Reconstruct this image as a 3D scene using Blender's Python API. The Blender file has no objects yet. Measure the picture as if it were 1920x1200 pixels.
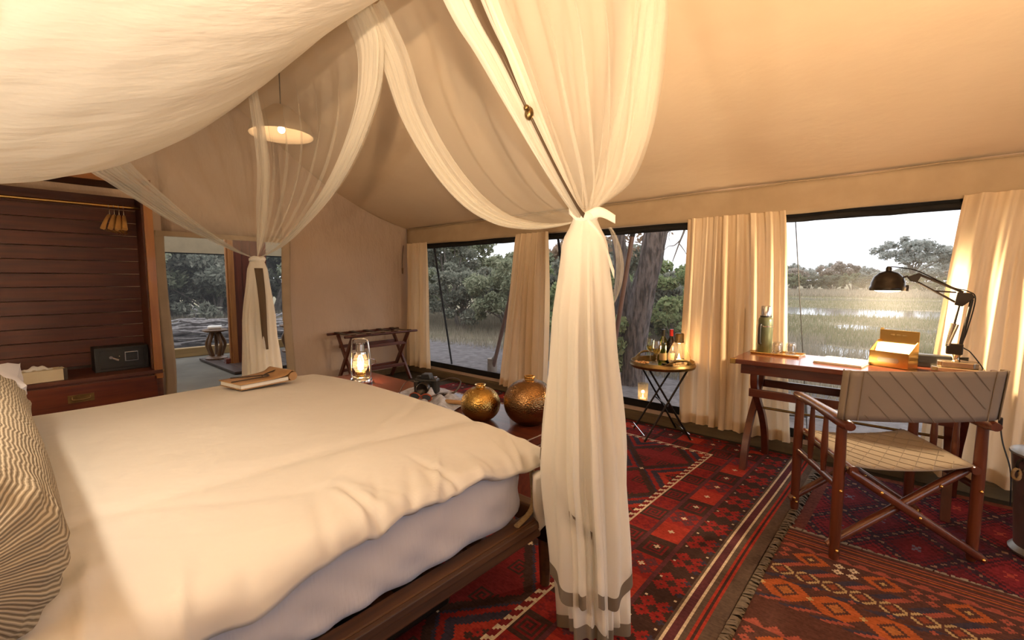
import bpy, bmesh, math, random
import numpy as np
from mathutils import Vector, Matrix
from math import sin, cos, pi, radians, sqrt, exp

S = bpy.context.scene
C = S.collection
# ---------------------------------------------------------------- camera
cd = bpy.data.cameras.new('camera'); cam = bpy.data.objects.new('view_camera', cd); C.objects.link(cam)
cd.lens = 16.0; cd.sensor_width = 36.0; cd.clip_start = 0.02; cd.clip_end = 800
cam.location = (0, 0, 1.33); cam.rotation_euler = (radians(85.0), 0, radians(41.6))
S.camera = cam
# ---------------------------------------------------------------- colour management
S.view_settings.view_transform = 'Standard'; S.view_settings.look = 'None'
S.view_settings.exposure = 0.75; S.view_settings.gamma = 1.0; S.view_settings.use_curve_mapping = False
S.cycles.transparent_max_bounces = 24
S.cycles.sample_clamp_indirect = 6.0
# ---------------------------------------------------------------- sky (even dusk overcast)
W = bpy.data.worlds.new('dusk_sky'); S.world = W; W.use_nodes = True
_n = W.node_tree.nodes; _l = W.node_tree.links
_bg = _n['Background']; _tc = _n.new('ShaderNodeTexCoord'); _sx = _n.new('ShaderNodeSeparateXYZ'); _cr = _n.new('ShaderNodeValToRGB')
_l.new(_tc.outputs['Generated'], _sx.inputs[0]); _l.new(_sx.outputs['Z'], _cr.inputs[0]); _l.new(_cr.outputs[0], _bg.inputs[0])
_cr.color_ramp.elements[0].position = 0.0; _cr.color_ramp.elements[0].color = (.80, .83, .91, 1)
_cr.color_ramp.elements[1].position = 0.35; _cr.color_ramp.elements[1].color = (.94, .96, 1.0, 1)
_bg.inputs[1].default_value = 1.35
WARM = (1.0, .70, .43); WARM_BED = (1.0, .83, .63)
LAMP_BEDSIDE_FAR = 100.0; LAMP_HEADBOARD = 22.0; LAMP_WASHROOM = 25.0; ADDED_ROOF_LIGHT = 660.0; LAMP_BEDSIDE_NEAR = 54.0; LAMP_DESK = 52.0
LAMP_LANTERN = 9.0; LAMP_TABLE_LANTERN = 1.5; LAMP_CANDLE = 1.0; LAMP_PENDANT = 3.5
# ---------------------------------------------------------------- materials
def newmat(name):
    m = bpy.data.materials.new(name); m.use_nodes = True
    return m, m.node_tree.nodes, m.node_tree.links, m.node_tree.nodes['Principled BSDF']
def coords(n, l, scale=(1, 1, 1), kind='Object'):
    tc = n.new('ShaderNodeTexCoord'); mp = n.new('ShaderNodeMapping'); mp.inputs['Scale'].default_value = scale
    l.new(tc.outputs[kind], mp.inputs[0]); return mp.outputs[0]
def noise(n, l, vec, scale, detail=4, rough=.55, dist=0):
    t = n.new('ShaderNodeTexNoise'); t.inputs['Scale'].default_value = scale; t.inputs['Detail'].default_value = detail
    t.inputs['Roughness'].default_value = rough; t.inputs['Distortion'].default_value = dist
    l.new(vec, t.inputs['Vector']); return t.outputs['Fac']
def ramp(n, l, fac, stops):
    r = n.new('ShaderNodeValToRGB'); e = r.color_ramp.elements
    while len(e) < len(stops): e.new(.5)
    for k, (p, c) in enumerate(stops): e[k].position = p; e[k].color = (*c, 1)
    l.new(fac, r.inputs[0]); return r.outputs[0]
def bumpn(n, l, fac, strength, dist=.01):
    b = n.new('ShaderNodeBump'); b.inputs['Strength'].default_value = strength; b.inputs['Distance'].default_value = dist
    l.new(fac, b.inputs['Height']); return b.outputs[0]
def mat(name, col, col2=None, rough=.6, metal=0, scale=6, stretch=(1, 1, 1), bump=0, bscale=60, bdist=.004, bstretch=None, spec=.5, coat=0, lo=.35, hi=.65):
    m, n, l, p = newmat(name)
    p.inputs['Roughness'].default_value = rough; p.inputs['Metallic'].default_value = metal
    p.inputs['Specular IOR Level'].default_value = spec; p.inputs['Coat Weight'].default_value = coat
    if col2 is None: col2 = tuple(c * .82 for c in col)
    v = coords(n, l, stretch)
    l.new(ramp(n, l, noise(n, l, v, scale), [(lo, col), (hi, col2)]), p.inputs['Base Color'])
    if bump:
        vb = coords(n, l, bstretch or stretch)
        l.new(bumpn(n, l, noise(n, l, vb, bscale, 5), bump, bdist), p.inputs['Normal'])
    return m
def cloth(name, col, col2=None, transl=.3, rough=.9, scale=4, bump=.3, bscale=5, bdist=.02, bstretch=(1, 1, 1), weave=0):
    m, n, l, p = newmat(name)
    n.remove(p); out = n['Material Output']
    col2 = col2 or tuple(c * .9 for c in col)
    c = ramp(n, l, noise(n, l, coords(n, l), scale), [(.3, col), (.7, col2)])
    d = n.new('ShaderNodeBsdfDiffuse'); t = n.new('ShaderNodeBsdfTranslucent'); mx = n.new('ShaderNodeMixShader')
    mx.inputs[0].default_value = transl
    for s in (d, t): l.new(c, s.inputs['Color'])
    if bump:
        nb = bumpn(n, l, noise(n, l, coords(n, l, bstretch), bscale, 4), bump, bdist)
        for s in (d, t): l.new(nb, s.inputs['Normal'])
    l.new(d.outputs[0], mx.inputs[1]); l.new(t.outputs[0], mx.inputs[2]); l.new(mx.outputs[0], out.inputs[0])
    return m
def netmat(name, col, dens, streak=.12, sc=(60, 60, 3)):
    m, n, l, p = newmat(name); n.remove(p); out = n['Material Output']
    d = n.new('ShaderNodeBsdfDiffuse'); t = n.new('ShaderNodeBsdfTranslucent'); mx = n.new('ShaderNodeMixShader'); mx.inputs[0].default_value = .36
    d.inputs[0].default_value = (*col, 1); t.inputs[0].default_value = (*col, 1)
    tr = n.new('ShaderNodeBsdfTransparent'); m2 = n.new('ShaderNodeMixShader')
    f = noise(n, l, coords(n, l, sc), 1.0, 2); mr = n.new('ShaderNodeMapRange')
    mr.inputs[1].default_value = .3; mr.inputs[2].default_value = .7; mr.inputs[3].default_value = dens - streak; mr.inputs[4].default_value = dens + streak
    l.new(f, mr.inputs[0]); l.new(mr.outputs[0], m2.inputs[0])
    l.new(d.outputs[0], mx.inputs[1]); l.new(t.outputs[0], mx.inputs[2])
    l.new(tr.outputs[0], m2.inputs[1]); l.new(mx.outputs[0], m2.inputs[2]); l.new(m2.outputs[0], out.inputs[0])
    return m
def glassmat(name, tint=(1, 1, 1), gl=.12, dens=0):
    m, n, l, p = newmat(name); n.remove(p); out = n['Material Output']
    tr = n.new('ShaderNodeBsdfTransparent'); tr.inputs[0].default_value = (*tint, 1)
    g = n.new('ShaderNodeBsdfGlossy'); g.inputs['Roughness'].default_value = .03
    mx = n.new('ShaderNodeMixShader'); mx.inputs[0].default_value = gl
    if dens:
        t2 = n.new('ShaderNodeBsdfTranslucent'); t2.inputs[0].default_value = (*tint, 1); m3 = n.new('ShaderNodeMixShader'); m3.inputs[0].default_value = dens
        l.new(tr.outputs[0], m3.inputs[1]); l.new(t2.outputs[0], m3.inputs[2]); tr = m3
    l.new(tr.outputs[0], mx.inputs[1]); l.new(g.outputs[0], mx.inputs[2])
    l.new(mx.outputs[0], out.inputs[0]); return m
def emit(name, col, strength):
    m, n, l, p = newmat(name); n.remove(p); e = n.new('ShaderNodeEmission')
    e.inputs[0].default_value = (*col, 1); e.inputs[1].default_value = strength; l.new(e.outputs[0], n['Material Output'].inputs[0]); return m
def wood(name, c1, c2, axis=0, rough=.35, scale=2.0, coat=.15):
    st = [14, 14, 14]; st[axis] = .9
    return mat(name, c1, c2, rough=rough, scale=scale, stretch=tuple(st), bump=.12, bscale=6, bdist=.002, coat=coat, lo=.32, hi=.68)
def leafmat(name, c1, c2, c3):
    m, n, l, p = newmat(name); n.remove(p); out = n['Material Output']
    g = n.new('ShaderNodeNewGeometry'); c = ramp(n, l, g.outputs['Random Per Island'], [(0, c1), (.5, c2), (1, c3)])
    d = n.new('ShaderNodeBsdfDiffuse'); t = n.new('ShaderNodeBsdfTranslucent'); mx = n.new('ShaderNodeMixShader'); mx.inputs[0].default_value = .45
    for s in (d, t): l.new(c, s.inputs['Color'])
    l.new(d.outputs[0], mx.inputs[1]); l.new(t.outputs[0], mx.inputs[2]); l.new(mx.outputs[0], out.inputs[0]); return m
def colattr(name, rough=.95, var=.25):
    m, n, l, p = newmat(name); a = n.new('ShaderNodeAttribute'); a.attribute_name = 'Col'
    p.inputs['Roughness'].default_value = rough; p.inputs['Specular IOR Level'].default_value = .1
    mx = n.new('ShaderNodeMix'); mx.data_type = 'RGBA'; mx.blend_type = 'MULTIPLY'; mx.inputs[0].default_value = 1
    w = ramp(n, l, noise(n, l, coords(n, l, (3, 14, 1)), 9, 6), [(.25, (1 - var,) * 3), (.75, (1 + var,) * 3)])
    l.new(a.outputs['Color'], mx.inputs[6]); l.new(w, mx.inputs[7]); l.new(mx.outputs[2], p.inputs['Base Color'])
    l.new(bumpn(n, l, noise(n, l, coords(n, l, (1, 3, 1)), 160, 3), .6, .003), p.inputs['Normal']); return m

M = {}
M['roof'] = mat('tent_lining', (.74, .60, .43), (.70, .56, .39), rough=.95, spec=.1, bump=.22, bscale=1.6, bdist=.05, bstretch=(1, 1.8, 1), scale=1.5)
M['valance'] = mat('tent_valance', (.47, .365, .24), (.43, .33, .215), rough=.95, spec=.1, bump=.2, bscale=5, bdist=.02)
M['wall'] = mat('tent_wall_canvas', (.58, .455, .355), (.53, .415, .325), rough=.95, spec=.1, bump=.9, bscale=1.7, bdist=.07, bstretch=(1, 1.6, .8), scale=1.2)
M['wall_band'] = mat('wall_webbing', (.46, .36, .25), (.42, .33, .23), rough=.95, spec=.1)
M['skirt'] = mat('skirting_canvas', (.16, .115, .06), (.11, .08, .045), rough=.9, stretch=(1, 6, 6), scale=3)
M['black'] = mat('black_webbing', (.012, .012, .013), (.02, .019, .018), rough=.85, spec=.2)
M['ground_cloth'] = mat('groundsheet', (.06, .048, .032), (.045, .037, .026), rough=.9, spec=.15, scale=3, bump=.2, bscale=40)
M['bath_floor'] = mat('bath_groundsheet', (.13, .12, .10), (.10, .09, .075), rough=.85, spec=.2, scale=2)
M['curtain'] = cloth('curtain_cotton', (.86, .70, .49), (.83, .67, .46), transl=.22, bump=.15, bscale=9, bdist=.01)
M['net'] = netmat('mosquito_net_gauze', (.90, .86, .76), .21, .0)
M['net_dense'] = netmat('mosquito_net_folds', (.94, .91, .83), .46, .0)
M['net_tail'] = netmat('mosquito_net_gathered', (.97, .95, .89), .64, .0)
M['canopy'] = cloth('canopy_cotton', (.94, .92, .86), (.93, .90, .84), transl=.22, bump=.5, bscale=2.6, bdist=.04, bstretch=(3.5, 1, 1))
M['hem'] = cloth('net_hem_grosgrain', (.20, .17, .135), (.18, .15, .12), transl=.1, bump=0)
M['hem_dark'] = cloth('net_hem_band', (.13, .095, .065), (.11, .08, .055), transl=.1, bump=0)
M['sheet'] = cloth('cotton_sheet', (.60, .60, .66), (.58, .58, .645), transl=.0, bump=.35, bscale=5, bdist=.03, bstretch=(1, 2.6, .5))
M['duvet'] = cloth('cotton_duvet', (.66, .64, .61), (.64, .62, .59), transl=.0, bump=.5, bscale=2.8, bdist=.035, bstretch=(1.5, .8, 1))
M['mahog'] = wood('mahogany', (.125, .030, .014), (.060, .014, .008), 0)
M['mahog_y'] = wood('mahogany_cross_grain', (.125, .030, .014), (.060, .014, .008), 1)
M['mahog_z'] = wood('mahogany_upright', (.125, .030, .014), (.060, .014, .008), 2)
M['desk'] = wood('desk_mahogany', (.17, .045, .02), (.10, .025, .012), 0, rough=.22, coat=.4)
M['plank'] = wood('wardrobe_plank', (.085, .020, .008), (.045, .010, .005), 1, rough=.55, coat=0)
M['trim_orange'] = wood('honey_wood_trim', (.34, .14, .035), (.24, .09, .025), 2, rough=.4)
M['old_wood'] = wood('weathered_bed_wood', (.10, .042, .015), (.040, .018, .008), 1, rough=.55, coat=0)
M['old_wood_x'] = wood('weathered_bed_wood_cross', (.12, .055, .020), (.055, .025, .012), 0, rough=.55, coat=0)
M['dark_deck'] = wood('dark_deck_board', (.055, .034, .028), (.035, .022, .018), 0, rough=.45)
M['stool'] = wood('carved_stool_wood', (.15, .075, .028), (.09, .042, .018), 2, rough=.5)
M['redwood_lantern_lit'] = wood('red_wood_lantern_lit', (.17, .036, .020), (.11, .022, .014), 0, rough=.25, coat=.3)  # lantern glow put into the trunk's wood colour; foot block shares it
M['brass'] = mat('polished_brass', (.80, .52, .17), (.70, .44, .13), rough=.22, metal=1, scale=9)
M['old_brass'] = mat('aged_brass', (.35, .24, .10), (.20, .13, .055), rough=.38, metal=1, scale=12)
M['bronze'] = mat('hammered_bronze', (.34, .19, .08), (.23, .125, .05), rough=.26, metal=1, scale=3)
M['gold'] = mat('hammered_gold', (.58, .37, .11), (.45, .27, .075), rough=.26, metal=1, scale=3)
for k in ('bronze', 'gold'):
    _nt = M[k].node_tree; _vo = _nt.nodes.new('ShaderNodeTexVoronoi'); _vo.inputs['Scale'].default_value = 95
    _nt.links.new(coords(_nt.nodes, _nt.links, (1, 1, 1.25)), _vo.inputs['Vector'])
    _nt.links.new(bumpn(_nt.nodes, _nt.links, _vo.outputs['Distance'], .40, .005), _nt.nodes['Principled BSDF'].inputs['Normal'])
M['chrome'] = mat('bright_steel', (.75, .75, .76), (.68, .68, .70), rough=.16, metal=1)
M['zinc'] = mat('galvanised_steel', (.50, .49, .47), (.40, .38, .35), rough=.42, metal=1, scale=7, bump=.1, bscale=30)
M['pewter'] = mat('antique_nickel', (.58, .49, .37), (.45, .37, .27), rough=.25, metal=1, scale=8)
M['gun'] = mat('gunmetal', (.06, .05, .042), (.04, .033, .028), rough=.28, metal=.8)
M['blackp'] = mat('black_plastic', (.012, .012, .013), (.018, .018, .018), rough=.4)
M['safe'] = mat('charcoal_powder_coat', (.008, .0085, .010), (.011, .0115, .013), rough=.55, bump=.1, bscale=300)
M['iron'] = mat('blackened_iron', (.018, .014, .011), (.03, .022, .016), rough=.4, metal=.6)
M['canvas_chair'] = cloth('chair_canvas', (.32, .265, .21), (.295, .245, .195), transl=.05, bump=.15, bscale=120, bdist=.002)
M['stitch'] = mat('chair_stitching', (.28, .23, .18), (.265, .215, .17), rough=.9, spec=.1)
M['leather'] = mat('tan_leather', (.44, .27, .13), (.36, .20, .085), rough=.55, scale=9, bump=.2, bscale=150)
M['leather_dark'] = mat('dark_leather', (.05, .028, .016), (.035, .02, .012), rough=.5)
M['paper'] = mat('white_paper', (.80, .79, .76), (.77, .76, .73), rough=.8, spec=.2)
M['cream_box'] = mat('cream_canvas_panel', (.62, .55, .40), (.57, .50, .36), rough=.8)
M['tissue'] = cloth('tissue_paper', (.85, .85, .84), transl=.3, bump=.3, bscale=30)
M['thermos'] = mat('sage_green_enamel', (.13, .15, .085), (.11, .13, .075), rough=.3, metal=.3, coat=.4)
M['glass'] = glassmat('clear_glass', (.97, .97, .97), .2)
M['amber_glass'] = glassmat('amber_lantern_glass', (1.0, .88, .66), .10, .05)
M['green_glass'] = glassmat('green_bottle_glass', (.42, .52, .12), .15)
M['red_wine'] = mat('dark_wine_bottle', (.012, .008, .008), (.02, .01, .01), rough=.08)
M['red_foil'] = mat('red_foil_capsule', (.45, .02, .02), (.40, .02, .02), rough=.35)
M['dark_foil'] = mat('dark_foil_capsule', (.03, .03, .025), rough=.4)
M['label'] = mat('bottle_paper_label', (.36, .27, .15), (.30, .22, .12), rough=.7)
M['wine'] = glassmat('white_wine', (.93, .86, .45), .1)
M['nuts'] = mat('roasted_nuts', (.55, .30, .10), (.40, .19, .06), rough=.6, scale=60)
M['scarf'] = cloth('printed_grey_scarf', (.60, .64, .78), (.32, .34, .44), transl=.1, scale=35, bump=.2, bscale=60, bdist=.004)
M['flame'] = emit('flame_glow', (1, .62, .25), 22)
M['candle_flame'] = emit('candle_glow', (1, .62, .25), 14)
M['bulb'] = emit('warm_bulb', (1, .80, .52), 14)
M['wax'] = mat('candle_wax', (.80, .66, .45), rough=.5)
M['rope'] = mat('jute_rope', (.36, .26, .14), (.26, .18, .09), rough=.9, stretch=(1, 1, 1), scale=90)
M['concrete'] = mat('concrete', (.28, .24, .21), (.22, .19, .165), rough=.9, scale=15, bump=.3)
M['pole_brown'] = mat('brown_painted_pole', (.17, .09, .065), (.13, .065, .05), rough=.4)
M['rubber_black'] = mat('black_cable', (.015, .013, .012), rough=.5)
M['rug'] = colattr('woven_wool')
M['fringe'] = mat('rug_fringe_wool', (.16, .12, .085), (.11, .085, .06), rough=.95, scale=30)
M['fringe_light'] = mat('pale_rug_fringe_wool', (.34, .27, .19), (.24, .18, .13), rough=.95, scale=30)
# striped bolster: wavy stripes running lengthwise
def stripe_mat(name):
    m, n, l, p = newmat(name); v = coords(n, l); sx = n.new('ShaderNodeSeparateXYZ'); l.new(v, sx.inputs[0])
    at = n.new('ShaderNodeMath'); at.operation = 'ARCTAN2'; l.new(sx.outputs['Z'], at.inputs[0]); l.new(sx.outputs['Y'], at.inputs[1])
    nz = noise(n, l, coords(n, l, (5, 2.5, 2.5)), 3.0, 3); k = n.new('ShaderNodeMath'); k.operation = 'MULTIPLY_ADD'
    l.new(nz, k.inputs[0]); k.inputs[1].default_value = .13; l.new(at.outputs[0], k.inputs[2])
    mu = n.new('ShaderNodeMath'); mu.operation = 'MULTIPLY'; l.new(k.outputs[0], mu.inputs[0]); mu.inputs[1].default_value = 112
    si = n.new('ShaderNodeMath'); si.operation = 'SINE'; l.new(mu.outputs[0], si.inputs[0])
    mr = n.new('ShaderNodeMapRange'); mr.inputs[1].default_value = -1; mr.inputs[2].default_value = 1; l.new(si.outputs[0], mr.inputs[0])
    l.new(ramp(n, l, mr.outputs[0], [(.25, (.20, .165, .12)), (.70, (.44, .385, .30))]), p.inputs['Base Color'])
    p.inputs['Roughness'].default_value = .95; p.inputs['Specular IOR Level'].default_value = .1
    l.new(bumpn(n, l, mr.outputs[0], .4, .004), p.inputs['Normal']); return m
M['stripe'] = stripe_mat('striped_bolster_weave')

# ---------------------------------------------------------------- mesh helpers
class MB:
    def __init__(s): s.v = []; s.f = []
    def box(s, x0, x1, y0, y1, z0, z1):
        b = len(s.v)
        s.v += [(x0, y0, z0), (x1, y0, z0), (x1, y1, z0), (x0, y1, z0), (x0, y0, z1), (x1, y0, z1), (x1, y1, z1), (x0, y1, z1)]
        s.f += [tuple(b + i for i in q) for q in ((0, 3, 2, 1), (4, 5, 6, 7), (0, 1, 5, 4), (1, 2, 6, 5), (2, 3, 7, 6), (3, 0, 4, 7))]; return s
    def beam(s, a, b, w, h, upv=(0, 0, 1)):
        a = Vector(a); b = Vector(b); d = (b - a).normalized(); u = Vector(upv)
        r = d.cross(u)
        if r.length < 1e-4: r = d.cross(Vector((0, 1, 0)))
        r.normalize(); u = r.cross(d)
        k = len(s.v)
        for p in (a, b):
            for i, j in ((-1, -1), (1, -1), (1, 1), (-1, 1)): s.v.append(tuple(p + r * i * w / 2 + u * j * h / 2))
        s.f += [tuple(k + i for i in q) for q in ((0, 1, 2, 3), (7, 6, 5, 4), (0, 4, 5, 1), (1, 5, 6, 2), (2, 6, 7, 3), (3, 7, 4, 0))]; return s
    def tube(s, pts, r, n=8, closed=False, caps=True, flat=1.0):
        P = [Vector(p) for p in pts]; N = len(P)
        R = r if isinstance(r, (list, tuple)) else [r] * N
        t0 = (P[1] - P[0]).normalized(); a = Vector((0, 0, 1)) if abs(t0.z) < .9 else Vector((1, 0, 0))
        u = t0.cross(a).normalized(); base = len(s.v)
        for i in range(N):
            if closed: t = (P[(i + 1) % N] - P[i - 1]).normalized()
            else: t = (P[min(i + 1, N - 1)] - P[max(i - 1, 0)]).normalized()
            u = (u - t * u.dot(t)); u = u.normalized() if u.length > 1e-6 else t.orthogonal().normalized()
            w = t.cross(u)
            for k in range(n):
                q = 2 * pi * k / n; s.v.append(tuple(P[i] + (u * cos(q) + w * sin(q) * flat) * R[i]))
        for i in range(N if closed else N - 1):
            j = (i + 1) % N
            for k in range(n):
                k2 = (k + 1) % n; s.f.append((base + i * n + k, base + i * n + k2, base + j * n + k2, base + j * n + k))
        if caps and not closed:
            s.f.append(tuple(base + k for k in reversed(range(n)))); s.f.append(tuple(base + (N - 1) * n + k for k in range(n)))
        return s
    def lathe(s, prof, n=24, c=(0, 0, 0), cap=True):
        base = len(s.v)
        for (r, z) in prof:
            for k in range(n):
                q = 2 * pi * k / n; s.v.append((c[0] + max(r, 1e-4) * cos(q), c[1] + max(r, 1e-4) * sin(q), c[2] + z))
        for i in range(len(prof) - 1):
            for k in range(n):
                k2 = (k + 1) % n; s.f.append((base + i * n + k, base + i * n + k2, base + (i + 1) * n + k2, base + (i + 1) * n + k))
        if cap:
            s.f.append(tuple(base + k for k in reversed(range(n)))); e = base + (len(prof) - 1) * n; s.f.append(tuple(e + k for k in range(n)))
        return s
    def grid(s, fn, nu, nv, wrap=False):
        base = len(s.v); m = nu if wrap else nu + 1
        for j in range(nv + 1):
            for i in range(m): s.v.append(tuple(fn(i / nu, j / nv)))
        for j in range(nv):
            for i in range(nu):
                i2 = (i + 1) % m; s.f.append((base + j * m + i, base + j * m + i2, base + (j + 1) * m + i2, base + (j + 1) * m + i))
        return s
    def prism(s, poly, axis, a, b):
        # poly of 2-D points extruded along axis (0,1,2) from a to b
        base = len(s.v); N = len(poly)
        for h in (a, b):
            for (p, q) in poly:
                s.v.append({0: (h, p, q), 1: (p, h, q), 2: (p, q, h)}[axis])
        s.f.append(tuple(base + k for k in reversed(range(N)))); s.f.append(tuple(base + N + k for k in range(N)))
        for k in range(N): k2 = (k + 1) % N; s.f.append((base + k, base + k2, base + N + k2, base + N + k))
        return s
    def ball(s, c, r, n=10, sc=(1, 1, 1)):
        prof = [(r * sin(pi * i / n), -r * cos(pi * i / n)) for i in range(n + 1)]
        b = len(s.v); s.lathe(prof, n + 2, cap=False)
        for i in range(b, len(s.v)): x, y, z = s.v[i]; s.v[i] = (c[0] + x * sc[0], c[1] + y * sc[1], c[2] + z * sc[2])
        return s
    def build(s, name, m, parent=None, smooth=None, bevel=0, solid=0, fix=True, loc=None, seg=2):
        me = bpy.data.meshes.new(name); me.from_pydata(s.v, [], s.f)
        if fix or bevel:
            bm = bmesh.new(); bm.from_mesh(me)
            if bevel:
                bmesh.ops.bevel(bm, geom=[e for e in bm.edges if len(e.link_faces) == 2 and e.calc_face_angle() > .5], offset=bevel, segments=seg, affect='EDGES', profile=.5)
            if fix: bmesh.ops.recalc_face_normals(bm, faces=bm.faces)
            bm.to_mesh(me); bm.free()
        if smooth is not None:
            me.polygons.foreach_set('use_smooth', [True] * len(me.polygons))
            if smooth < 180: me.set_sharp_from_angle(angle=radians(smooth))
        me.materials.append(m if not isinstance(m, str) else M[m])
        o = bpy.data.objects.new(name, me); C.objects.link(o)
        if parent: o.parent = parent
        if loc: o.location = loc
        if solid:
            md = o.modifiers.new('thick', 'SOLIDIFY'); md.thickness = solid; md.offset = 0
        return o
def tag(o, label=None, cat=None, group=None, kind=None):
    if label: o['label'] = label
    if cat: o['category'] = cat
    if group: o['group'] = group
    if kind: o['kind'] = kind
    return o
def thing(name, label, cat, loc=(0, 0, 0), rz=0, group=None):
    o = bpy.data.objects.new(name, None); C.objects.link(o); o.location = loc; o.rotation_euler = (0, 0, rz); o.empty_display_size = .1
    return tag(o, label, cat, group)
def struct(o): o['kind'] = 'structure'; return o
def copy_tree(o, parent=None):
    c = o.copy(); C.objects.link(c)
    if parent: c.parent = parent
    for ch in list(o.children): copy_tree(ch, c)
    return c
def point_light(name, loc, power, radius, col=WARM, parent=None):
    ld = bpy.data.lights.new(name, 'POINT'); ld.energy = power; ld.color = col; ld.shadow_soft_size = radius
    o = bpy.data.objects.new(name, ld); C.objects.link(o); o.location = loc
    if parent: o.parent = parent
    return o
def catmull(pts, n):
    P = [Vector(p) for p in pts]; out = []
    L = len(P) - 1
    for k in range(n + 1):
        t = k / n * L; i = min(int(t), L - 1); f = t - i
        p0 = P[max(i - 1, 0)]; p1 = P[i]; p2 = P[i + 1]; p3 = P[min(i + 2, L)]
        out.append(.5 * ((2 * p1) + (p2 - p0) * f + (2 * p0 - 5 * p1 + 4 * p2 - p3) * f * f + (3 * p1 - p0 - 3 * p2 + p3) * f ** 3))
    return out
def sm(a, b, x):
    t = min(1, max(0, (x - a) / (b - a))); return t * t * (3 - 2 * t)
def fastmesh(name, V, F, m, parent=None, smooth=False):
    # V (n,3), F (k,3|4) numpy
    me = bpy.data.meshes.new(name); k = F.shape[1]
    me.vertices.add(len(V)); me.vertices.foreach_set('co', np.asarray(V, np.float32).ravel())
    me.loops.add(F.size); me.loops.foreach_set('vertex_index', F.astype(np.int32).ravel())
    me.polygons.add(len(F)); me.polygons.foreach_set('loop_start', np.arange(0, F.size, k, dtype=np.int32))
    me.update(calc_edges=True); me.materials.append(m)
    if smooth: me.polygons.foreach_set('use_smooth', [True] * len(F))
    o = bpy.data.objects.new(name, me); C.objects.link(o)
    if parent: o.parent = parent
    return o
# ================================================================ structure
EX = -5.55; WY = 4.0; RX = 2.8; BY = -2.25
struct(MB().box(EX - .05, RX, BY, WY + .04, -.06, 0).build('floor', 'ground_cloth'))
struct(MB().box(-9.45, EX - .05, .3, 4.3, -.06, 0).build('floor', 'bath_floor'))
ROOFP = [(4.06, 2.05), (3.5, 2.235), (3.0, 2.46), (2.67, 2.66), (2.2, 2.965), (1.55, 3.42), (.9, 3.86)]
prof = catmull([(p[0], p[1], 0) for p in ROOFP], 30)
prof = [(p.x, p.y) for p in prof] + [(1.8 - p.x, p.y) for p in reversed(catmull([(p[0], p[1], 0) for p in ROOFP], 30))][1:]
def roof_fn(u, v):
    i = v * (len(prof) - 1); k = min(int(i), len(prof) - 2); f = i - k
    y = prof[k][0] * (1 - f) + prof[k + 1][0] * f; z = prof[k][1] * (1 - f) + prof[k + 1][1] * f
    x = EX - .09 + (RX - EX + .13) * u
    t = v * 2 if v < .5 else 2 - v * 2
    z += .035 * sin(x * 1.5 + .6) * sin(pi * t) + .006 * sin(x * 9 + 5 * t + 2 * sin(x * 2.3)) * sm(.45, .8, t) - .03 * sm(.0, .5, t) * sm(1, .5, t)
    z += .02 * exp(-((x + 1.25) / .5) ** 2) * exp(-((t - .12) / .12) ** 2)
    return (x, y, z)
struct(MB().grid(roof_fn, 120, 60).build('ceiling', 'roof', smooth=180, fix=False, solid=.004))
# end wall with the doorway to the washroom
DY0, DY1, DZ = 1.10, 2.24, 1.78
def wallpiece(mb, y0, y1, z0, ztop, n=14, nz=20):
    def fn(u, v):
        y = y0 + (y1 - y0) * u; zt = ztop(y); z = z0 + (zt - z0) * v
        w = .026 * sin(2.1 * y + 1.6 * z) + .014 * sin(5 * y - 3.4 * z + 1) + .007 * sin(11 * y + 9 * z + 2 * sin(3 * z))
        if y > 2.3: w += .03 * exp(-((z - 1.15 + 1.05 * (y - 3.1)) / .16) ** 2) * sm(2.3, 2.9, y)
        return (EX - .03 + w * sm(0, .12, u) * sm(1, .88, u) , y, z)
    mb.grid(fn, n, nz)
def rz_at(y):
    for k in range(len(prof) - 1):
        a, b = prof[k], prof[k + 1]
        if min(a[0], b[0]) <= y <= max(a[0], b[0]): return a[1] + (b[1] - a[1]) * (y - a[0]) / (b[0] - a[0] + 1e-9) + .03
    return 2.0
mb = MB(); wallpiece(mb, BY, DY0, 0, rz_at, 30, 20); wallpiece(mb, DY1, WY + .02, 0, rz_at, 30, 30); wallpiece(mb, DY0, DY1, DZ, rz_at, 12, 8)
ew = struct(mb.build('wall_end', 'wall', smooth=180, fix=False, solid=.006))
# door edging
for (y, w) in ((DY0 - .02, .045), (DY1 + .02, .05)):
    def fn(u, v, y=y, w=w): return (EX + .012 + .004 * sin(v * 9), y + w * (u - .5) * 2 + .018 * sin(v * 4.2 + y) * sm(0, .3, v), v * (DZ + .02))
    MB().grid(fn, 4, 30).build('edge_webbing', 'wall_band', ew, smooth=180, solid=.004)
MB().box(EX + .0, EX + .02, DY0 - .06, DY1 + .06, DZ - .02, DZ + .03).build('edge_webbing', 'wall_band', ew)
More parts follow.
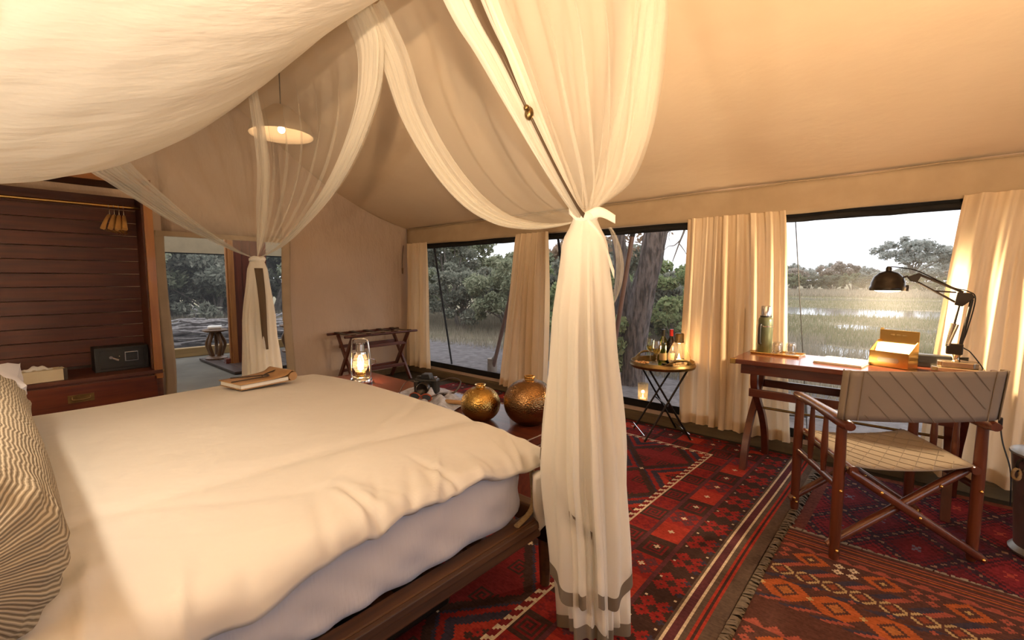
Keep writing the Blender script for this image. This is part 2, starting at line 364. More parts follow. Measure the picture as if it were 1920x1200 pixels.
# strap patch on the canvas left of the doorway
MB().box(EX + .02, EX + .03, .90, 1.03, 1.13, 1.24).build('strap_patch', 'wall_band', ew)
MB().lathe([(.012, 0), (.012, .008)], 10, (EX + .03, .94, 1.19)).build('snap_stud', 'brass', ew)
struct(MB().box(EX, RX, BY - .03, BY, 0, 2.08).build('wall_back', 'wall'))
def gable(mb, x):
    b = len(mb.v); ys = [p[0] for p in prof]
    for p in prof: mb.v.append((x, p[0], 0)); mb.v.append((x, p[0], p[1] + .03))
    for k in range(len(prof) - 1): mb.f.append((b + 2 * k, b + 2 * k + 2, b + 2 * k + 3, b + 2 * k + 1))
mb = MB(); gable(mb, RX)
for k in range(len(mb.f)):                       # upper gable only; the panels below frame a broad gauze window added for daylight
    pass
for i, v in enumerate(mb.v):
    if v[2] == 0: mb.v[i] = (v[0], v[1], 1.85)
mb.box(RX - .01, RX + .01, BY, -.4, 0, 1.9); mb.box(RX - .01, RX + .01, 3.3, WY + .03, 0, 1.9); mb.box(RX - .01, RX + .01, -.4, 3.3, 0, .2)
struct(mb.build('wall_right', 'wall'))
w = bpy.data.objects.new('window_6', None); C.objects.link(w); struct(w)  # added out of view so cool daylight reaches the bed side
M['gauze'] = netmat('window_gauze', (.62, .62, .64), .055, .0)
pane = MB(); pane.v = [(RX, -.4, .2), (RX, 3.3, .2), (RX, 3.3, 1.88), (RX, -.4, 1.88)]; pane.f = [(0, 1, 2, 3)]
pane.build('gauze_screen', 'gauze', w); MB().box(RX - .02, RX - .01, -.4, 3.3, 1.80, 1.86).build('frame_head', 'black', w); MB().box(RX - .02, RX - .01, -.4, 3.3, .18, .23).build('frame_sill', 'black', w)
# window wall: skirt, mullion posts, head strip
WIN = [(-5.42, -3.36), (-3.20, -1.20), (-1.05, .56), (.70, 2.45)]
mb = MB(); mb.box(EX, RX, WY, WY + .03, 0, .13); mb.box(EX, RX, WY, WY + .03, 1.80, 2.10)
xs = [EX] + [a for w in WIN for a in w] + [RX]
for k in range(0, len(xs), 2): mb.box(xs[k], xs[k + 1], WY, WY + .03, .13, 1.80)
struct(mb.build('wall_windows', 'wall'))
def val_fn(u, v):
    x = EX + (RX - EX) * u
    return (x, WY - .025 - .012 * v + .006 * sin(x * 3) * v, 2.055 - .225 * v + .008 * sin(x * 1.9) * (v > .5) - .004 * sin(x * 7) * v)
struct(MB().grid(val_fn, 90, 6).build('trim_1', 'valance', smooth=180, fix=False, solid=.006))
struct(MB().tube([(EX + .02 + (RX - EX - .04) * i / 40, WY - .03, 2.055 + .006 * sin(i * 1.7)) for i in range(41)], .006, 6).build('trim_2', 'valance', smooth=60))
struct(MB().box(EX, RX, WY - .05, WY - .002, 0, .085).build('baseboard_windows', 'skirt', bevel=.006))
struct(MB().box(EX, EX + .03, DY1 + .1, WY - .05, 0, .08).build('baseboard_end', 'skirt', bevel=.006))
M['gauze'] = netmat('window_gauze', (.62, .62, .64), .055, .0)
for i, (a, b) in enumerate(WIN):
    w = bpy.data.objects.new('window_%d' % (i + 1), None); C.objects.link(w); struct(w); w.location = (0, WY, 0)
    MB().box(a, b, -.012, -.002, 1.765, 1.83).build('frame_head', 'black', w)
    MB().box(a, b, -.012, -.002, .125, .195).build('frame_sill', 'black', w)
    MB().box(a - .01, a + .02, -.011, -.003, .19, 1.77).build('frame_side', 'black', w)
    MB().box(b - .02, b + .01, -.011, -.003, .19, 1.77).build('frame_side', 'black', w)
    MB().tube([(a + (b - a) * k / 20, -.025, 1.785 + .006 * sin(k)) for k in range(21)], .02, 8).build('rolled_blind', 'black', w, smooth=60)
    pane = MB(); pane.v = [(a, .012, .18), (b, .012, .18), (b, .012, 1.79), (a, .012, 1.79)]; pane.f = [(0, 1, 2, 3)]
    pane.build('gauze_screen', 'gauze', w)
# fly sheet outside, above the windows
def fly(u, v): return (EX - .3 + (RX - EX + .6) * u, WY + .06 + .8 * v, 2.12 - .22 * v - .02 * (1 - abs(sin(u * 22))) * v)
struct(MB().grid(fly, 110, 4).build('trim_3', 'wall', smooth=180, fix=False, solid=.004))
# ---- curtains
def curtain(label, t0, t1, b0, b1, zb, folds, seed, y=WY - .085):
    r = random.Random(seed); ph = [r.uniform(0, 6) for _ in range(6)]
    n = folds * 14; wd = [r.uniform(.7, 1.3) for _ in range(folds)]; tot = sum(wd)
    cum = [0]
    for w in wd: cum.append(cum[-1] + w / tot)
    def fn(u, v):
        k = max(i for i in range(folds) if cum[i] <= u + 1e-9) if u < 1 else folds - 1
        fr = (u - cum[k]) / (cum[k + 1] - cum[k]); q = 2 * pi * (k + fr)
        x0 = t0 + (b0 - t0) * v ** .8; x1 = t1 + (b1 - t1) * v ** .8
        amp = (.030 + .032 * v) * (.75 + .35 * sin(k * 2.4 + ph[0]))
        x = x0 + (x1 - x0) * u + .35 * amp * sin(2 * q + ph[1]) * .4 + .012 * sin(v * 4 + k + ph[2]) * v
        yy = y + amp * sin(q + .5 * sin(v * 3 + ph[3] + k)) + .006 * sin(3 * q + v * 6)
        yy = min(yy, WY - .03 if False else y + .05)
        z = 1.845 - (1.845 - zb) * v + .006 * sin(q + ph[4]) * v
        return (x, yy, z)
    t = thing('curtain', label, 'curtain', (0, 0, 0))
    MB().grid(fn, n, 30).build('panel', 'curtain', t, smooth=180, fix=False)
    def hemf(u, v):
        p = fn(u, .955 + .045 * v); return (p[0], p[1] - .003, p[2])
    MB().grid(hemf, n, 2).build('hem', 'curtain', t, smooth=180, fix=False)
    return t
curtain('narrow cream curtain in the corner beside the luggage rack', -5.50, -5.02, -5.50, -4.99, .10, 5, 1)
curtain('cream curtain between the bush view window and the tree trunk window', -3.42, -2.96, -3.66, -2.95, .085, 7, 2)
curtain('cream pleated curtain directly behind the green thermos flask', -1.48, -.76, -1.50, -.66, .10, 8, 3)
curtain('wide cream curtain at the far right behind the desk lamp', .18, 1.05, .06, 1.10, .10, 9, 4)
for k, x in enumerate((-5.49,)):
    t = thing('curtain_tie_cord', 'dark cord with wooden toggle hanging in the corner by the narrow curtain', 'cord', (x, 3.86, 1.8))
    MB().tube(catmull([(0, 0, .02), (.02, -.03, -.1), (-.01, -.02, -.22), (.01, -.03, -.33)], 14), .005, 6).build('cord', 'leather_dark', t, smooth=60)
    MB().tube([(.01, -.03, -.30), (.01, -.03, -.38)], [.012, .009], 8).build('toggle', 'stool', t, smooth=60)

# ---- washroom behind the doorway
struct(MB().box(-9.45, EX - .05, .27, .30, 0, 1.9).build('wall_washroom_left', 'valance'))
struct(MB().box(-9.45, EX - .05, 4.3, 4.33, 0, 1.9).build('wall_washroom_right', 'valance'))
struct(MB().box(-7.0, EX - .05, .2, 4.4, 2.28, 2.31).build('ceiling', 'roof'))
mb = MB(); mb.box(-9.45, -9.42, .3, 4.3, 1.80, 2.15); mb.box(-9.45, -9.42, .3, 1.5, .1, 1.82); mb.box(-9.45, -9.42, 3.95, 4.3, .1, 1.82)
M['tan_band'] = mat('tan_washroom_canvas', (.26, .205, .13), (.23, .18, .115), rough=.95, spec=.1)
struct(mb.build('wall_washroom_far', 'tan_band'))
M['yellow_beam'] = wood('pale_pole_wood', (.30, .19, .07), (.22, .135, .05), 1, rough=.6)
struct(MB().box(-9.50, -9.38, .3, 4.3, 0, .16).build('baseboard_washroom', 'yellow_beam', bevel=.01))
w = bpy.data.objects.new('window_5', None); C.objects.link(w); struct(w)
pane = MB(); pane.v = [(-9.43, 1.5, .14), (-9.43, 3.95, .14), (-9.43, 3.95, 1.82), (-9.43, 1.5, 1.82)]; pane.f = [(0, 1, 2, 3)]
pane.build('gauze_screen', 'gauze', w)
MB().box(-9.435, -9.425, 1.5, 3.95, 1.78, 1.83).build('frame_head', 'black', w)

# ================================================================ rugs
rng = np.random.default_rng(7)
RED = (.245, .022, .019); RED2 = (.17, .018, .020); BRT = (.33, .036, .022); BRN = (.052, .026, .021); TAU = (.105, .070, .052); NAVY = (.045, .036, .055)
CRM = (.58, .47, .34); ORG = (.36, .090, .026); SAL = (.30, .075, .050); PUR = (.10, .030, .036); YEL = (.46, .30, .12); DRD = (.17, .018, .02)
def rug(name, label, x0, x1, y0, y1, px, z, colfn, thick=.006, wav=.002):
    nx = int(round((x1 - x0) / px)); ny = int(round((y1 - y0) / px))
    I, J = np.meshgrid(np.arange(nx), np.arange(ny))
    col = colfn(I, J, nx, ny)                                  # (ny,nx,3)
    xs = x0 + np.arange(nx + 1) * px; ys = y0 + np.arange(ny + 1) * px
    X, Y = np.meshgrid(xs, ys); Z = z + wav * np.sin(X * 5 + 2 * np.sin(Y * 3)) * np.sin(Y * 4 + 1)
    Yw = Y + .012 * np.sin(X * 2.3 + 1) ; Xw = X + .012 * np.sin(Y * 1.9 + .5)
    V = np.stack([Xw, Yw, Z], -1).reshape(-1, 3)
    a = (J * (nx + 1) + I).ravel(); F = np.stack([a, a + 1, a + nx + 2, a + nx + 1], 1)
    t = thing(name, label, 'rug', ((x0 + x1) / 2, (y0 + y1) / 2, 0))
    V -= np.array([(x0 + x1) / 2, (y0 + y1) / 2, 0])
    # skirt so that the rug has thickness
    ring = np.concatenate([np.arange(nx + 1), (np.arange(1, ny + 1) * (nx + 1) + nx), (ny * (nx + 1) + np.arange(nx - 1, -1, -1)), (np.arange(ny - 1, 0, -1) * (nx + 1))])
    low = V[ring].copy(); low[:, 2] = z - thick; nb = len(V); V = np.concatenate([V, low]); k = np.arange(len(ring)); k2 = (k + 1) % len(ring)
    F = np.concatenate([F, np.stack([ring[k2], ring[k], nb + k, nb + k2], 1)])
    o = fastmesh('pile', V, F, M['rug'], t)
    c = np.concatenate([col.reshape(-1, 3), np.tile(np.array(BRN), (len(ring), 1))])
    c4 = np.ones((len(c), 4), np.float32); c4[:, :3] = c
    at = o.data.color_attributes.new('Col', 'FLOAT_COLOR', 'CORNER'); at.data.foreach_set('color', np.repeat(c4, 4, axis=0).ravel())
    return t
def fringe(t, pts, out, n, ln, m, wob=.5):
    # tassels along a straight edge, local coordinates
    (ax, ay), (bx, by) = pts; V = []; F = []
    r = random.Random(n)
    for k in range(n):
        f = (k + r.random() * .6) / n; x = ax + (bx - ax) * f; y = ay + (by - ay) * f; L = ln * r.uniform(.6, 1.2)
        dx = out[0] * L + r.uniform(-1, 1) * L * wob * abs(out[1]); dy = out[1] * L + r.uniform(-1, 1) * L * wob * abs(out[0]); w = .007
        tx, ty = (bx - ax), (by - ay); q = sqrt(tx * tx + ty * ty); tx /= q; ty /= q; b = len(V)
        z = r.uniform(.010, .016)
        V += [(x - tx * w, y - ty * w, z), (x + tx * w, y + ty * w, z), (x + dx * .6 + tx * w, y + dy * .6 + ty * w, z + .004), (x + dx * .6 - tx * w, y + dy * .6 - ty * w, z + .004),
              (x + dx + tx * w * 1.4, y + dy + ty * w * 1.4, .003), (x + dx - tx * w * 1.4, y + dy - ty * w * 1.4, .003)]
        F += [(b, b + 1, b + 2, b + 3), (b + 3, b + 2, b + 4, b + 5)]
    o = fastmesh('fringe', np.array(V), np.array(F), m, t); o['kind'] = 'stuff'
def paint(c, mask, col): c[mask] = col
def cross(i, j, r=1): return ((np.abs(i) + np.abs(j)) <= r) & ((np.abs(i) <= 0) | (np.abs(j) <= 0)) | ((np.abs(i) <= 1) & (np.abs(j) <= 1) & ((i == 0) | (j == 0)))
def four(i, j, d=3, r=2):
    m = np.zeros(i.shape, bool)
    for a in (-d, d):
        for b in (-d, d):
            q = np.abs(i - a) + np.abs(j - b); m |= (q <= r) & (q > 0)
    return m
SPI = ["XXXXXXXXX", "X.......X", "X.XXXXX.X", "X.X...X.X", "X.X.X.X.X", "X.X.XXX.X", "X.X.....X", "X.XXXXXXX", "X........"]
SPI = np.array([[c == 'X' for c in r] for r in SPI])
def motif(i, j): # spiral hook, cells wrap 9
    return SPI[np.clip(j, 0, 8), np.clip(i, 0, 8)] & (i >= 0) & (i < 9) & (j >= 0) & (j < 9)
def main_rug(I, J, nx, ny):
    px = .0125; c = np.zeros((ny, nx, 3)); c[:] = RED2
    A = (nx - 1 - I); B = J; E = ny - 1 - J          # pixels from right edge / along / from far end
    m = np.minimum(A, E + 24)
    h = rng.random((ny // 12 + 2, nx // 12 + 2))[J // 12, I // 12]
    # inner field: stepped diamonds
    fi = (A + 6) % 44 - 22; fj = B % 56 - 28; d = np.abs(fi) * 1.25 + np.abs(fj); d = (d // 2) * 2
    c[:] = RED; paint(c, (d > 24), BRN); paint(c, (d > 30), DRD); paint(c, (d <= 18) & (d > 12), NAVY); paint(c, d <= 12, BRT); paint(c, d <= 6, BRN)
    paint(c, motif(np.abs(fi) - 10, np.abs(fj) - 13), BRN)
    paint(c, four(fi, fj, 3, 2) & (d < 14), RED)
    paint(c, cross((A + 28) % 44 - 22, B % 56 - 28), CRM)
    c[d == 24] = NAVY
    # bands
    def band(lo, hi, base):
        q = (m >= lo) & (m < hi); c[q] = base; return q
    isA = (A <= E + 24)
    L = np.where(isA, B, I)                           # along-band coordinate
    q = band(57, 61, RED2); paint(c, q & (((m + L) % 6) < 2), CRM); paint(c, q & (m == 57), CRM); paint(c, q & (m == 60) & (L % 6 < 3), CRM)
    q = band(46, 57, RED); blk = (L // 13) % 2; paint(c, q & (blk == 1), BRN); mi = (m - 47); mj = L % 13 - 2; paint(c, q & (blk == 1) & motif(mi, mj), RED2)
    paint(c, q & (blk == 0) & four(m - 51, L % 13 - 6, 3, 2), DRD)
    q = band(44, 46, PUR)
    q = band(31, 44, RED); blk = (L // 16) % 3; paint(c, q & (blk == 1), BRN); paint(c, q & (blk == 2), BRT); paint(c, q & (blk == 1) & motif(m - 33, L % 16 - 3), RED2)
    paint(c, q & (blk == 0) & four(m - 37, L % 16 - 8, 3, 3), PUR)
    paint(c, q & cross(m - 37, L % 16 - 8), np.where(True, CRM, CRM))
    q = band(29, 31, PUR)
    q = band(22, 29, RED2); paint(c, q & (((L // 3 + m) % 4) < 2), PUR)
    q = band(0, 22, BRN)
    q = band(15, 29, BRN); paint(c, q & four(m - 22, L % 18 - 9, 3, 3), RED); paint(c, q & (np.abs(m - 17) + np.abs(L % 9 - 4) <= 1), NAVY)
    paint(c, q & (np.abs(m - 27) + np.abs((L + 4) % 14 - 7) < 1), CRM); paint(c, q & (np.abs(m - 17) + np.abs((L + 9) % 18 - 9) < 1), CRM)
    edge = A < 16
    e = np.where(edge)[0]
    c[edge] = TAU
    paint(c, (A >= 14) & (A < 15) , CRM); paint(c, (A >= 11) & (A < 14), PUR); paint(c, A == 10, CRM)
    paint(c, (A == 5) | (A == 7), BRT); paint(c, A == 6, BRN)
    c *= (.88 + .24 * rng.random((ny, nx, 1))) * (.9 + .2 * h[..., None])
    ab = .92 + .10 * np.sin(B * .21 + 2 * np.sin(B * .05)); c *= ab[..., None]
    return c
t = rug('kilim_rug', 'large red and brown patterned rug with cream double border line under the bed', -4.43, -.47, .78, 3.90, .0110, .009, main_rug)
fringe(t, ((1.975, -1.56), (1.975, 1.56)), (1, 0), 260, .055, M['fringe'])
def brown_rug(I, J, nx, ny):
    c = np.zeros((ny, nx, 3)); c[:] = (.090, .036, .026); E = ny - 1 - J
    P = 78; e = E % P; L = I
    for k in (3, 6, 10, 12, 15): paint(c, E == k, ORG if k in (6, 12) else SAL)
    BR2 = (.085, .036, .028)
    def rowm(lo, hi): return (e >= lo) & (e < hi) & (E > 17)
    q = rowm(17, 22); tri = np.abs(L % 8 - 4) ; paint(c, q & (tri < (e - 16)), SAL)
    q = rowm(22, 36); c[q] = BR2
    u = (L % 30) - 15; v = e - 29
    paint(c, q & (np.abs(u) + np.abs(v) * 1.2 < 9), ORG); paint(c, q & (np.abs(u) + np.abs(v) * 1.2 < 5), BR2); paint(c, q & (np.abs(u) + np.abs(v) < 2), YEL)
    paint(c, q & four(((L + 15) % 30) - 15, v, 3, 2), np.where(True, SAL, SAL)); paint(c, q & four(((L + 45) % 90) - 45 - 30, v, 3, 2) , CRM)
    q = rowm(36, 44); zz = ((L + e * 1) % 14); paint(c, q, BR2); paint(c, q & (zz < 5), NAVY); paint(c, q & (zz >= 5) & (zz < 9), SAL)
    q = rowm(44, 53); c[q] = BR2; u = (L % 11) - 5; v = e - 48; dd = np.abs(u) + np.abs(v); paint(c, q & (dd <= 6) & (dd > 4), (.42, .30, .15)); paint(c, q & (dd < 3), (.24, .06, .03)); paint(c, q & (u == -5), BR2)
    q = rowm(53, 58); paint(c, q & (((L // 2 + e) % 7) < 3), NAVY); paint(c, q & cross((L % 14) - 7, e - 55), SAL)
    q = rowm(58, 73); c[q] = BR2; u = (L % 20) - 10; v = e - 65; dd = ((np.abs(u) + np.abs(v)) // 2) * 2; paint(c, q & (dd <= 10) & (dd > 5), ORG); paint(c, q & (dd <= 3), (.36, .13, .04)); paint(c, q & cross(((L + 10) % 20) - 10, v), YEL)
    q = rowm(73, 78); zz = (L + 2 * e) % 12; paint(c, q & (zz < 4), SAL); paint(c, q & (zz > 7), NAVY)
    c *= .85 + .3 * rng.random((ny, nx, 1)); return c
t = rug('kilim_rug', 'brown and orange flatwoven rug in the bottom right foreground', -.425, 1.30, .75, 2.71, .0088, .019, brown_rug, thick=.006)
fringe(t, ((-.862, .98), (.862, .98)), (0, 1), 300, .05, M['fringe_light'])
def red_rug(I, J, nx, ny):
    c = np.zeros((ny, nx, 3)); c[:] = (.135, .016, .022)
    u = (I * .8 + J * .55); v = (I * .8 - J * .55) ; P = 22
    a = np.floor(u) % P; b = np.floor(v) % P
    ia = np.floor(u / P); ib = np.floor(v / P); hh = (np.sin(ia * 12.9 + ib * 78.2) * 43758.5) % 1
    paint(c, hh > .5, (.19, .020, .026)); paint(c, (hh > .3) & (hh < .5), (.09, .020, .035))
    paint(c, (a == 4) | (b == 4) | (a == P - 2) | (b == P - 2), (.055, .016, .026))
    paint(c, (a < 3) | (b < 3), (.040, .020, .030)); paint(c, ((a == 1) & ((J // 2) % 2 == 0)) | ((b == 1) & ((J // 2) % 2 == 0)), (.22, .12, .08))
    paint(c, cross(a - 12, b - 12, 2), (.13, .11, .16)); paint(c, cross(a - 12, b - 12, 2) & (hh > .7), (.36, .06, .04))
    paint(c, ((np.abs(a - 12) == 6) & (np.abs(b - 12) <= 6)) | ((np.abs(b - 12) == 6) & (np.abs(a - 12) <= 6)), (.10, .014, .02))
    paint(c, I < 5, (.13, .04, .03)); paint(c, J > ny - 6, (.16, .05, .03))
    c *= .8 + .4 * rng.random((ny, nx, 1)); return c
t = rug('kilim_rug', 'dark crimson diamond lattice rug beneath the folding chair', -.425, 1.75, 2.45, 3.84, .0115, .010, red_rug)
# ================================================================ bed
BX0, BX1, BY0, BY1 = -3.24, -1.15, -.62, 1.50
bed = thing('bed', 'low dark weathered wooden bed frame with riveted corner plates', 'bed', (0, 0, 0))
def rail(x0, x1, y0, y1, m): return MB().box(x0, x1, y0, y1, .265, .350).build('side_rail' if m == 'old_wood' else 'end_rail', m, bed, bevel=.008)
rail(BX1 - .03, BX1 + .035, BY0, BY1 - .06, 'old_wood'); rail(BX0 - .035, BX0 + .03, BY0, BY1 - .06, 'old_wood')
MB().box(BX1 + .035, BX1 + .055, BY0, BY1 - .06, .322, .350).build('rail_lip', 'old_wood', bed, bevel=.004)
rail(BX0 - .03, BX1 + .03, BY1 - .02, BY1 + .04, 'old_wood_x'); rail(BX0 - .03, BX1 + .03, BY0 - .05, BY0, 'old_wood_x')
for (x, y) in ((BX1 + .01, BY1 + .0), (BX0 - .01, BY1), (BX1 + .01, BY0 - .02), (BX0 - .01, BY0 - .02)):
    MB().tube([(x, y, .011), (x, y, .12), (x, y, .2), (x, y, .36)], [.021, .026, .03, .031], 8).build('leg', 'old_wood', bed, smooth=40)
    pl = MB().box(x - .036, x + .036, y - .036, y + .036, .225, .358).build('corner_plate', 'iron', bed, bevel=.004)
    for dy, dz in ((-.018, .33), (.018, .33), (-.018, .255), (.018, .255)):
        MB().ball((x + .037, y + dy, dz), .006, 6, (.6, 1, 1)).build('rivet', 'old_brass', pl, smooth=60)
for k in range(10):
    y = BY0 + .12 + k * .2; MB().box(BX0, BX1, y, y + .08, .31, .33).build('slat', 'old_wood_x', bed)
MB().tube(catmull([(BX1 + .02, BY1 - .20, .36), (BX1 + .0, BY1 - .09, .37), (BX1 - .03, BY1 - .03, .40), (BX1 - .06, BY1 - .01, .52)], 12), .013, 8, flat=.6).build('webbing_strap', 'rope', bed, smooth=60)
tag(MB().box(-2.9, -1.35, -.4, 1.15, .012, .12).build('storage_box', 'iron', bevel=.02), 'low dark flat chest stored under the bed', 'chest')
# mattress
mt = thing('mattress', 'thick mattress in a white fitted sheet on the bed frame', 'mattress', (0, 0, 0))
def mat_side(u, v):
    # rounded rectangular ring, v bottom to top
    x0, x1, y0, y1 = BX0 + .05, BX1 - .012, BY0 + .02, BY1 - .12; r = .07
    per = [(x1 - r, y0), (x1, y0 + r), (x1, y1 - r), (x1 - r, y1), (x0 + r, y1), (x0, y1 - r), (x0, y0 + r), (x0 + r, y0)]
    # param by length
    P = []
    for (cx, cy, a0) in ((x1 - r, y0 + r, -90), (x1 - r, y1 - r, 0), (x0 + r, y1 - r, 90), (x0 + r, y0 + r, 180)):
        for k in range(7): a = radians(a0 + 15 * k); P.append((cx + r * cos(a), cy + r * sin(a)))
    P.append(P[0]); d = [0]
    for k in range(len(P) - 1): d.append(d[-1] + sqrt((P[k + 1][0] - P[k][0]) ** 2 + (P[k + 1][1] - P[k][1]) ** 2))
    s = u * d[-1]; k = 0
    while k < len(P) - 2 and d[k + 1] < s: k += 1
    f = (s - d[k]) / (d[k + 1] - d[k] + 1e-9); x = P[k][0] + (P[k + 1][0] - P[k][0]) * f; y = P[k][1] + (P[k + 1][1] - P[k][1]) * f
    cx, cy = (x0 + x1) / 2, (y0 + y1) / 2
    z = .348 + (.62 - .348) * v; puff = .012 * sin(pi * v)
    wr = .007 * sin(s * 34 + 14 * v + 2 * sin(s * 5)) * (1 - v) ** 1.5 + .004 * sin(s * 17 - 8 * v)
    n = Vector((x - cx, (y - cy), 0)); n.normalize()
    tuck = -.03 * sm(.12, 0, v) - .05 * sm(.85, 1, v) ** 2
    return (x + n.x * (puff + wr + tuck), y + n.y * (puff + wr + tuck), z)
mb = MB().grid(mat_side, 420, 14, wrap=True); k = len(mb.v) - 420; mb.f.append(tuple(range(k, k + 420)))
mb.build('fitted_sheet', 'sheet', mt, smooth=180)
# duvet: puffed grid that falls a little over both sides and the foot
def duvet_surface(a, b):
    # a across (0 far side, 1 near side), b along (0 head, 1 foot); arc-length style wrap on the edges
    W0, W1, L0, L1 = BX0 - .04, BX1 + .05, -.50, BY1 + .03
    flap = (.004 + .19 * max(0, .62 - b) + .008 * sin(b * 13 + 1) + .004 * sin(b * 37)) if a > .5 else .11
    s = -flap + (W1 - W0 + 2 * flap) * a; t = (L1 - L0 + flap) * b
    def wrap(s, L):                       # -> horizontal position, drop
        r = .075
        if s < r: q = (r - s) / r; 
        elif s > L - r: q = (s - L + r) / r
        else: return s, 0.0
        sg = -1 if s < r else 1
        base = r if sg < 0 else L - r
        if q < 1.5708: return base + sg * r * sin(q), r * (1 - cos(q))
        return base + sg * (r + .12 * (q - 1.5708) * r), r + (q - 1.5708) * r * .95
    X, dz1 = wrap(s, W1 - W0); Y, dz2 = wrap(t + .0 if t > .08 else .08, L1 - L0)
    x = W0 + X; y = L0 + Y
    un = (x - W0) / (W1 - W0); vn = (y - L0) / (L1 - L0)
    dome = .04 * (sin(pi * min(1, max(0, un))) ** .6) + .030 * exp(-((x + 2.75) / .55) ** 2) * exp(-((y - .85) / .7) ** 2) - .012 * vn
    z = .655 + dome - dz1 - dz2
    cr = sm(-1.75, -1.25, x)                                    # crease line on the near side
    z += -.012 * exp(-((x + 1.62 + .05 * sin(y * 3)) / .05) ** 2) + .006 * sin(y * 7 + x * 3) * cr + .004 * sin(13 * y - 6 * x) * cr
    near = sm(.11, .0, (BX1 + .05) - x); z += .010 * sin(6.2 * y + 3.1 * x + 1.2 * sin(2.2 * y)) * sm(-1.9, -1.2, x) + .004 * sin(3 * x + 5 * y) 
    z += (.006 * sin(y * 9 + 1.2 * sin(y * 4)) + .005 * sin(y * 23 + 2)) * near
    x += (.008 * sin(y * 8.5 + 2 * z) + .006 * sin(y * 19) + .005 * sin(y * 37 + 1)) * sm(.0, .1, dz1) * (1 if s > .5 else -1)
    y += (.012 * sin(x * 9)) * sm(.0, .1, dz2)
    # the near foot corner sinks and flares
    k = sm(-1.5, -1.15, x) * sm(1.1, 1.5, y); z -= .02 * k; 
    return Vector((x, y, z))
_cr = random.Random(12); CREASE = [(_cr.uniform(-.1, 1.5), _cr.uniform(-.9, .5), _cr.uniform(.012, .030), _cr.uniform(.006, .016), _cr.uniform(-1.55, -1.3), _cr.choice((-1, 1, 1))) for _ in range(26)]
CREASE += [(_cr.uniform(0, 1.4), _cr.uniform(-2, 2), _cr.uniform(.02, .05), _cr.uniform(.002, .006), _cr.uniform(-2.9, -1.9), _cr.choice((-1, 1))) for _ in range(10)]
_ds0 = duvet_surface
def duvet_surface(a, b):
    p = _ds0(a, b)
    for (y0, k, w, h, xs, sg) in CREASE:
        q = (p.y - y0 - k * (p.x + 1.15)) / w
        if abs(q) < 3:
            f = sg * h * exp(-q * q) * sm(xs, xs + .25, p.x) * (1 if xs > -1.6 else sm(xs + .9, xs + .5, p.x)); p = p + Vector((f * .5, 0, f * .8))
    return p
dv = thing('duvet', 'smooth white duvet spread over the bed', 'duvet', (0, 0, 0))
NU, NV = 170, 220
top = [[duvet_surface(i / NU, j / NV) for i in range(NU + 1)] for j in range(NV + 1)]
mb = MB()
for j in range(NV + 1):
    for i in range(NU + 1): mb.v.append(tuple(top[j][i]))
for j in range(NV):
    for i in range(NU): a = j * (NU + 1) + i; mb.f.append((a, a + 1, a + NU + 2, a + NU + 1))
o = mb.build('cover', 'duvet', dv, smooth=180, fix=False)
md = o.modifiers.new('thick', 'SOLIDIFY'); md.thickness = .028; md.offset = -1
# rolled edge piping along the near hem
def hem_pts(): return [top[j][NU] + Vector((0.004, 0, -.004)) for j in range(0, NV + 1, 2)]
# hanging corner at the near foot
def corner(u, v):
    a = (u - .5) * 2; w = (1 - .35 * v ** 2) * .10 
    return (BX1 + .030 + .030 * cos(a * 1.5) * sin(pi * min(1, v + .15)) - .02 * v + .006 * sin(u * 14), BY1 - .055 + a * w * .62 + .02 * v, .555 - .21 * v - .03 * v * a * a + .008 * sin(u * 11))
o = MB().grid(corner, 20, 18).build('hanging_corner', 'duvet', dv, smooth=180, fix=False); md = o.modifiers.new('thick', 'SOLIDIFY'); md.thickness = .05; md.offset = -1
# bolster + pillow
bo = thing('bolster', 'long bolster cushion in wavy grey and cream stripes across the bed head', 'cushion', (-1.86, -.112, .845))
def bol(u, v):
    q = 2 * pi * u; x = -.72 + 1.48 * v
    e = min(v, 1 - v); R = .168 * (1 - (1 - min(1, e / .07)) ** 3.2) ** .5 if e < .07 else .168
    R = max(R, .012)
    g = sm(.16, .0, 1 - v) * .5 + sm(.16, 0, v) * .5
    R *= 1 + .07 * g * sin(17 * q + 3 * sin(2 * q)) + .015 * sin(3 * q + x * 6) + .03 * sin(x * 3.2)
    return (x, R * cos(q) * 1.0, R * sin(q) * 1.03 - .01 * sin(x * 3))
MB().grid(bol, 110, 50, wrap=True).build('striped_cover', 'stripe', bo, smooth=180)
MB().ball((.762, 0, 0), .02, 8).build('end_button', 'stripe', bo, smooth=180)
def pillow(name, label, loc, rz, tilt, sx, sy, h, m):
    t = thing(name, label, 'pillow', loc, rz)
    def f(u, v, s):
        a = u * 2 - 1; b = v * 2 - 1; k = max(0, (1 - a ** 4) * (1 - b ** 4)) ** .5
        pinch = 1 - .10 * (1 - abs(a)) * abs(b) ** 3; pinch2 = 1 - .10 * (1 - abs(b)) * abs(a) ** 3
        return (a * sx / 2 * pinch2, b * sy / 2 * pinch, s * h / 2 * k)
    mb = MB().grid(lambda u, v: f(u, v, 1), 20, 20).grid(lambda u, v: f(u, v, -1), 20, 20)
    o = mb.build('pillow_case', m, t, smooth=180); o.rotation_euler = (tilt, 0, 0); return t
pillow('pillow', 'pale grey pillow with its corner showing beyond the striped bolster', (-2.86, -.14, .80), 0, radians(35), .72, .46, .16, 'sheet')

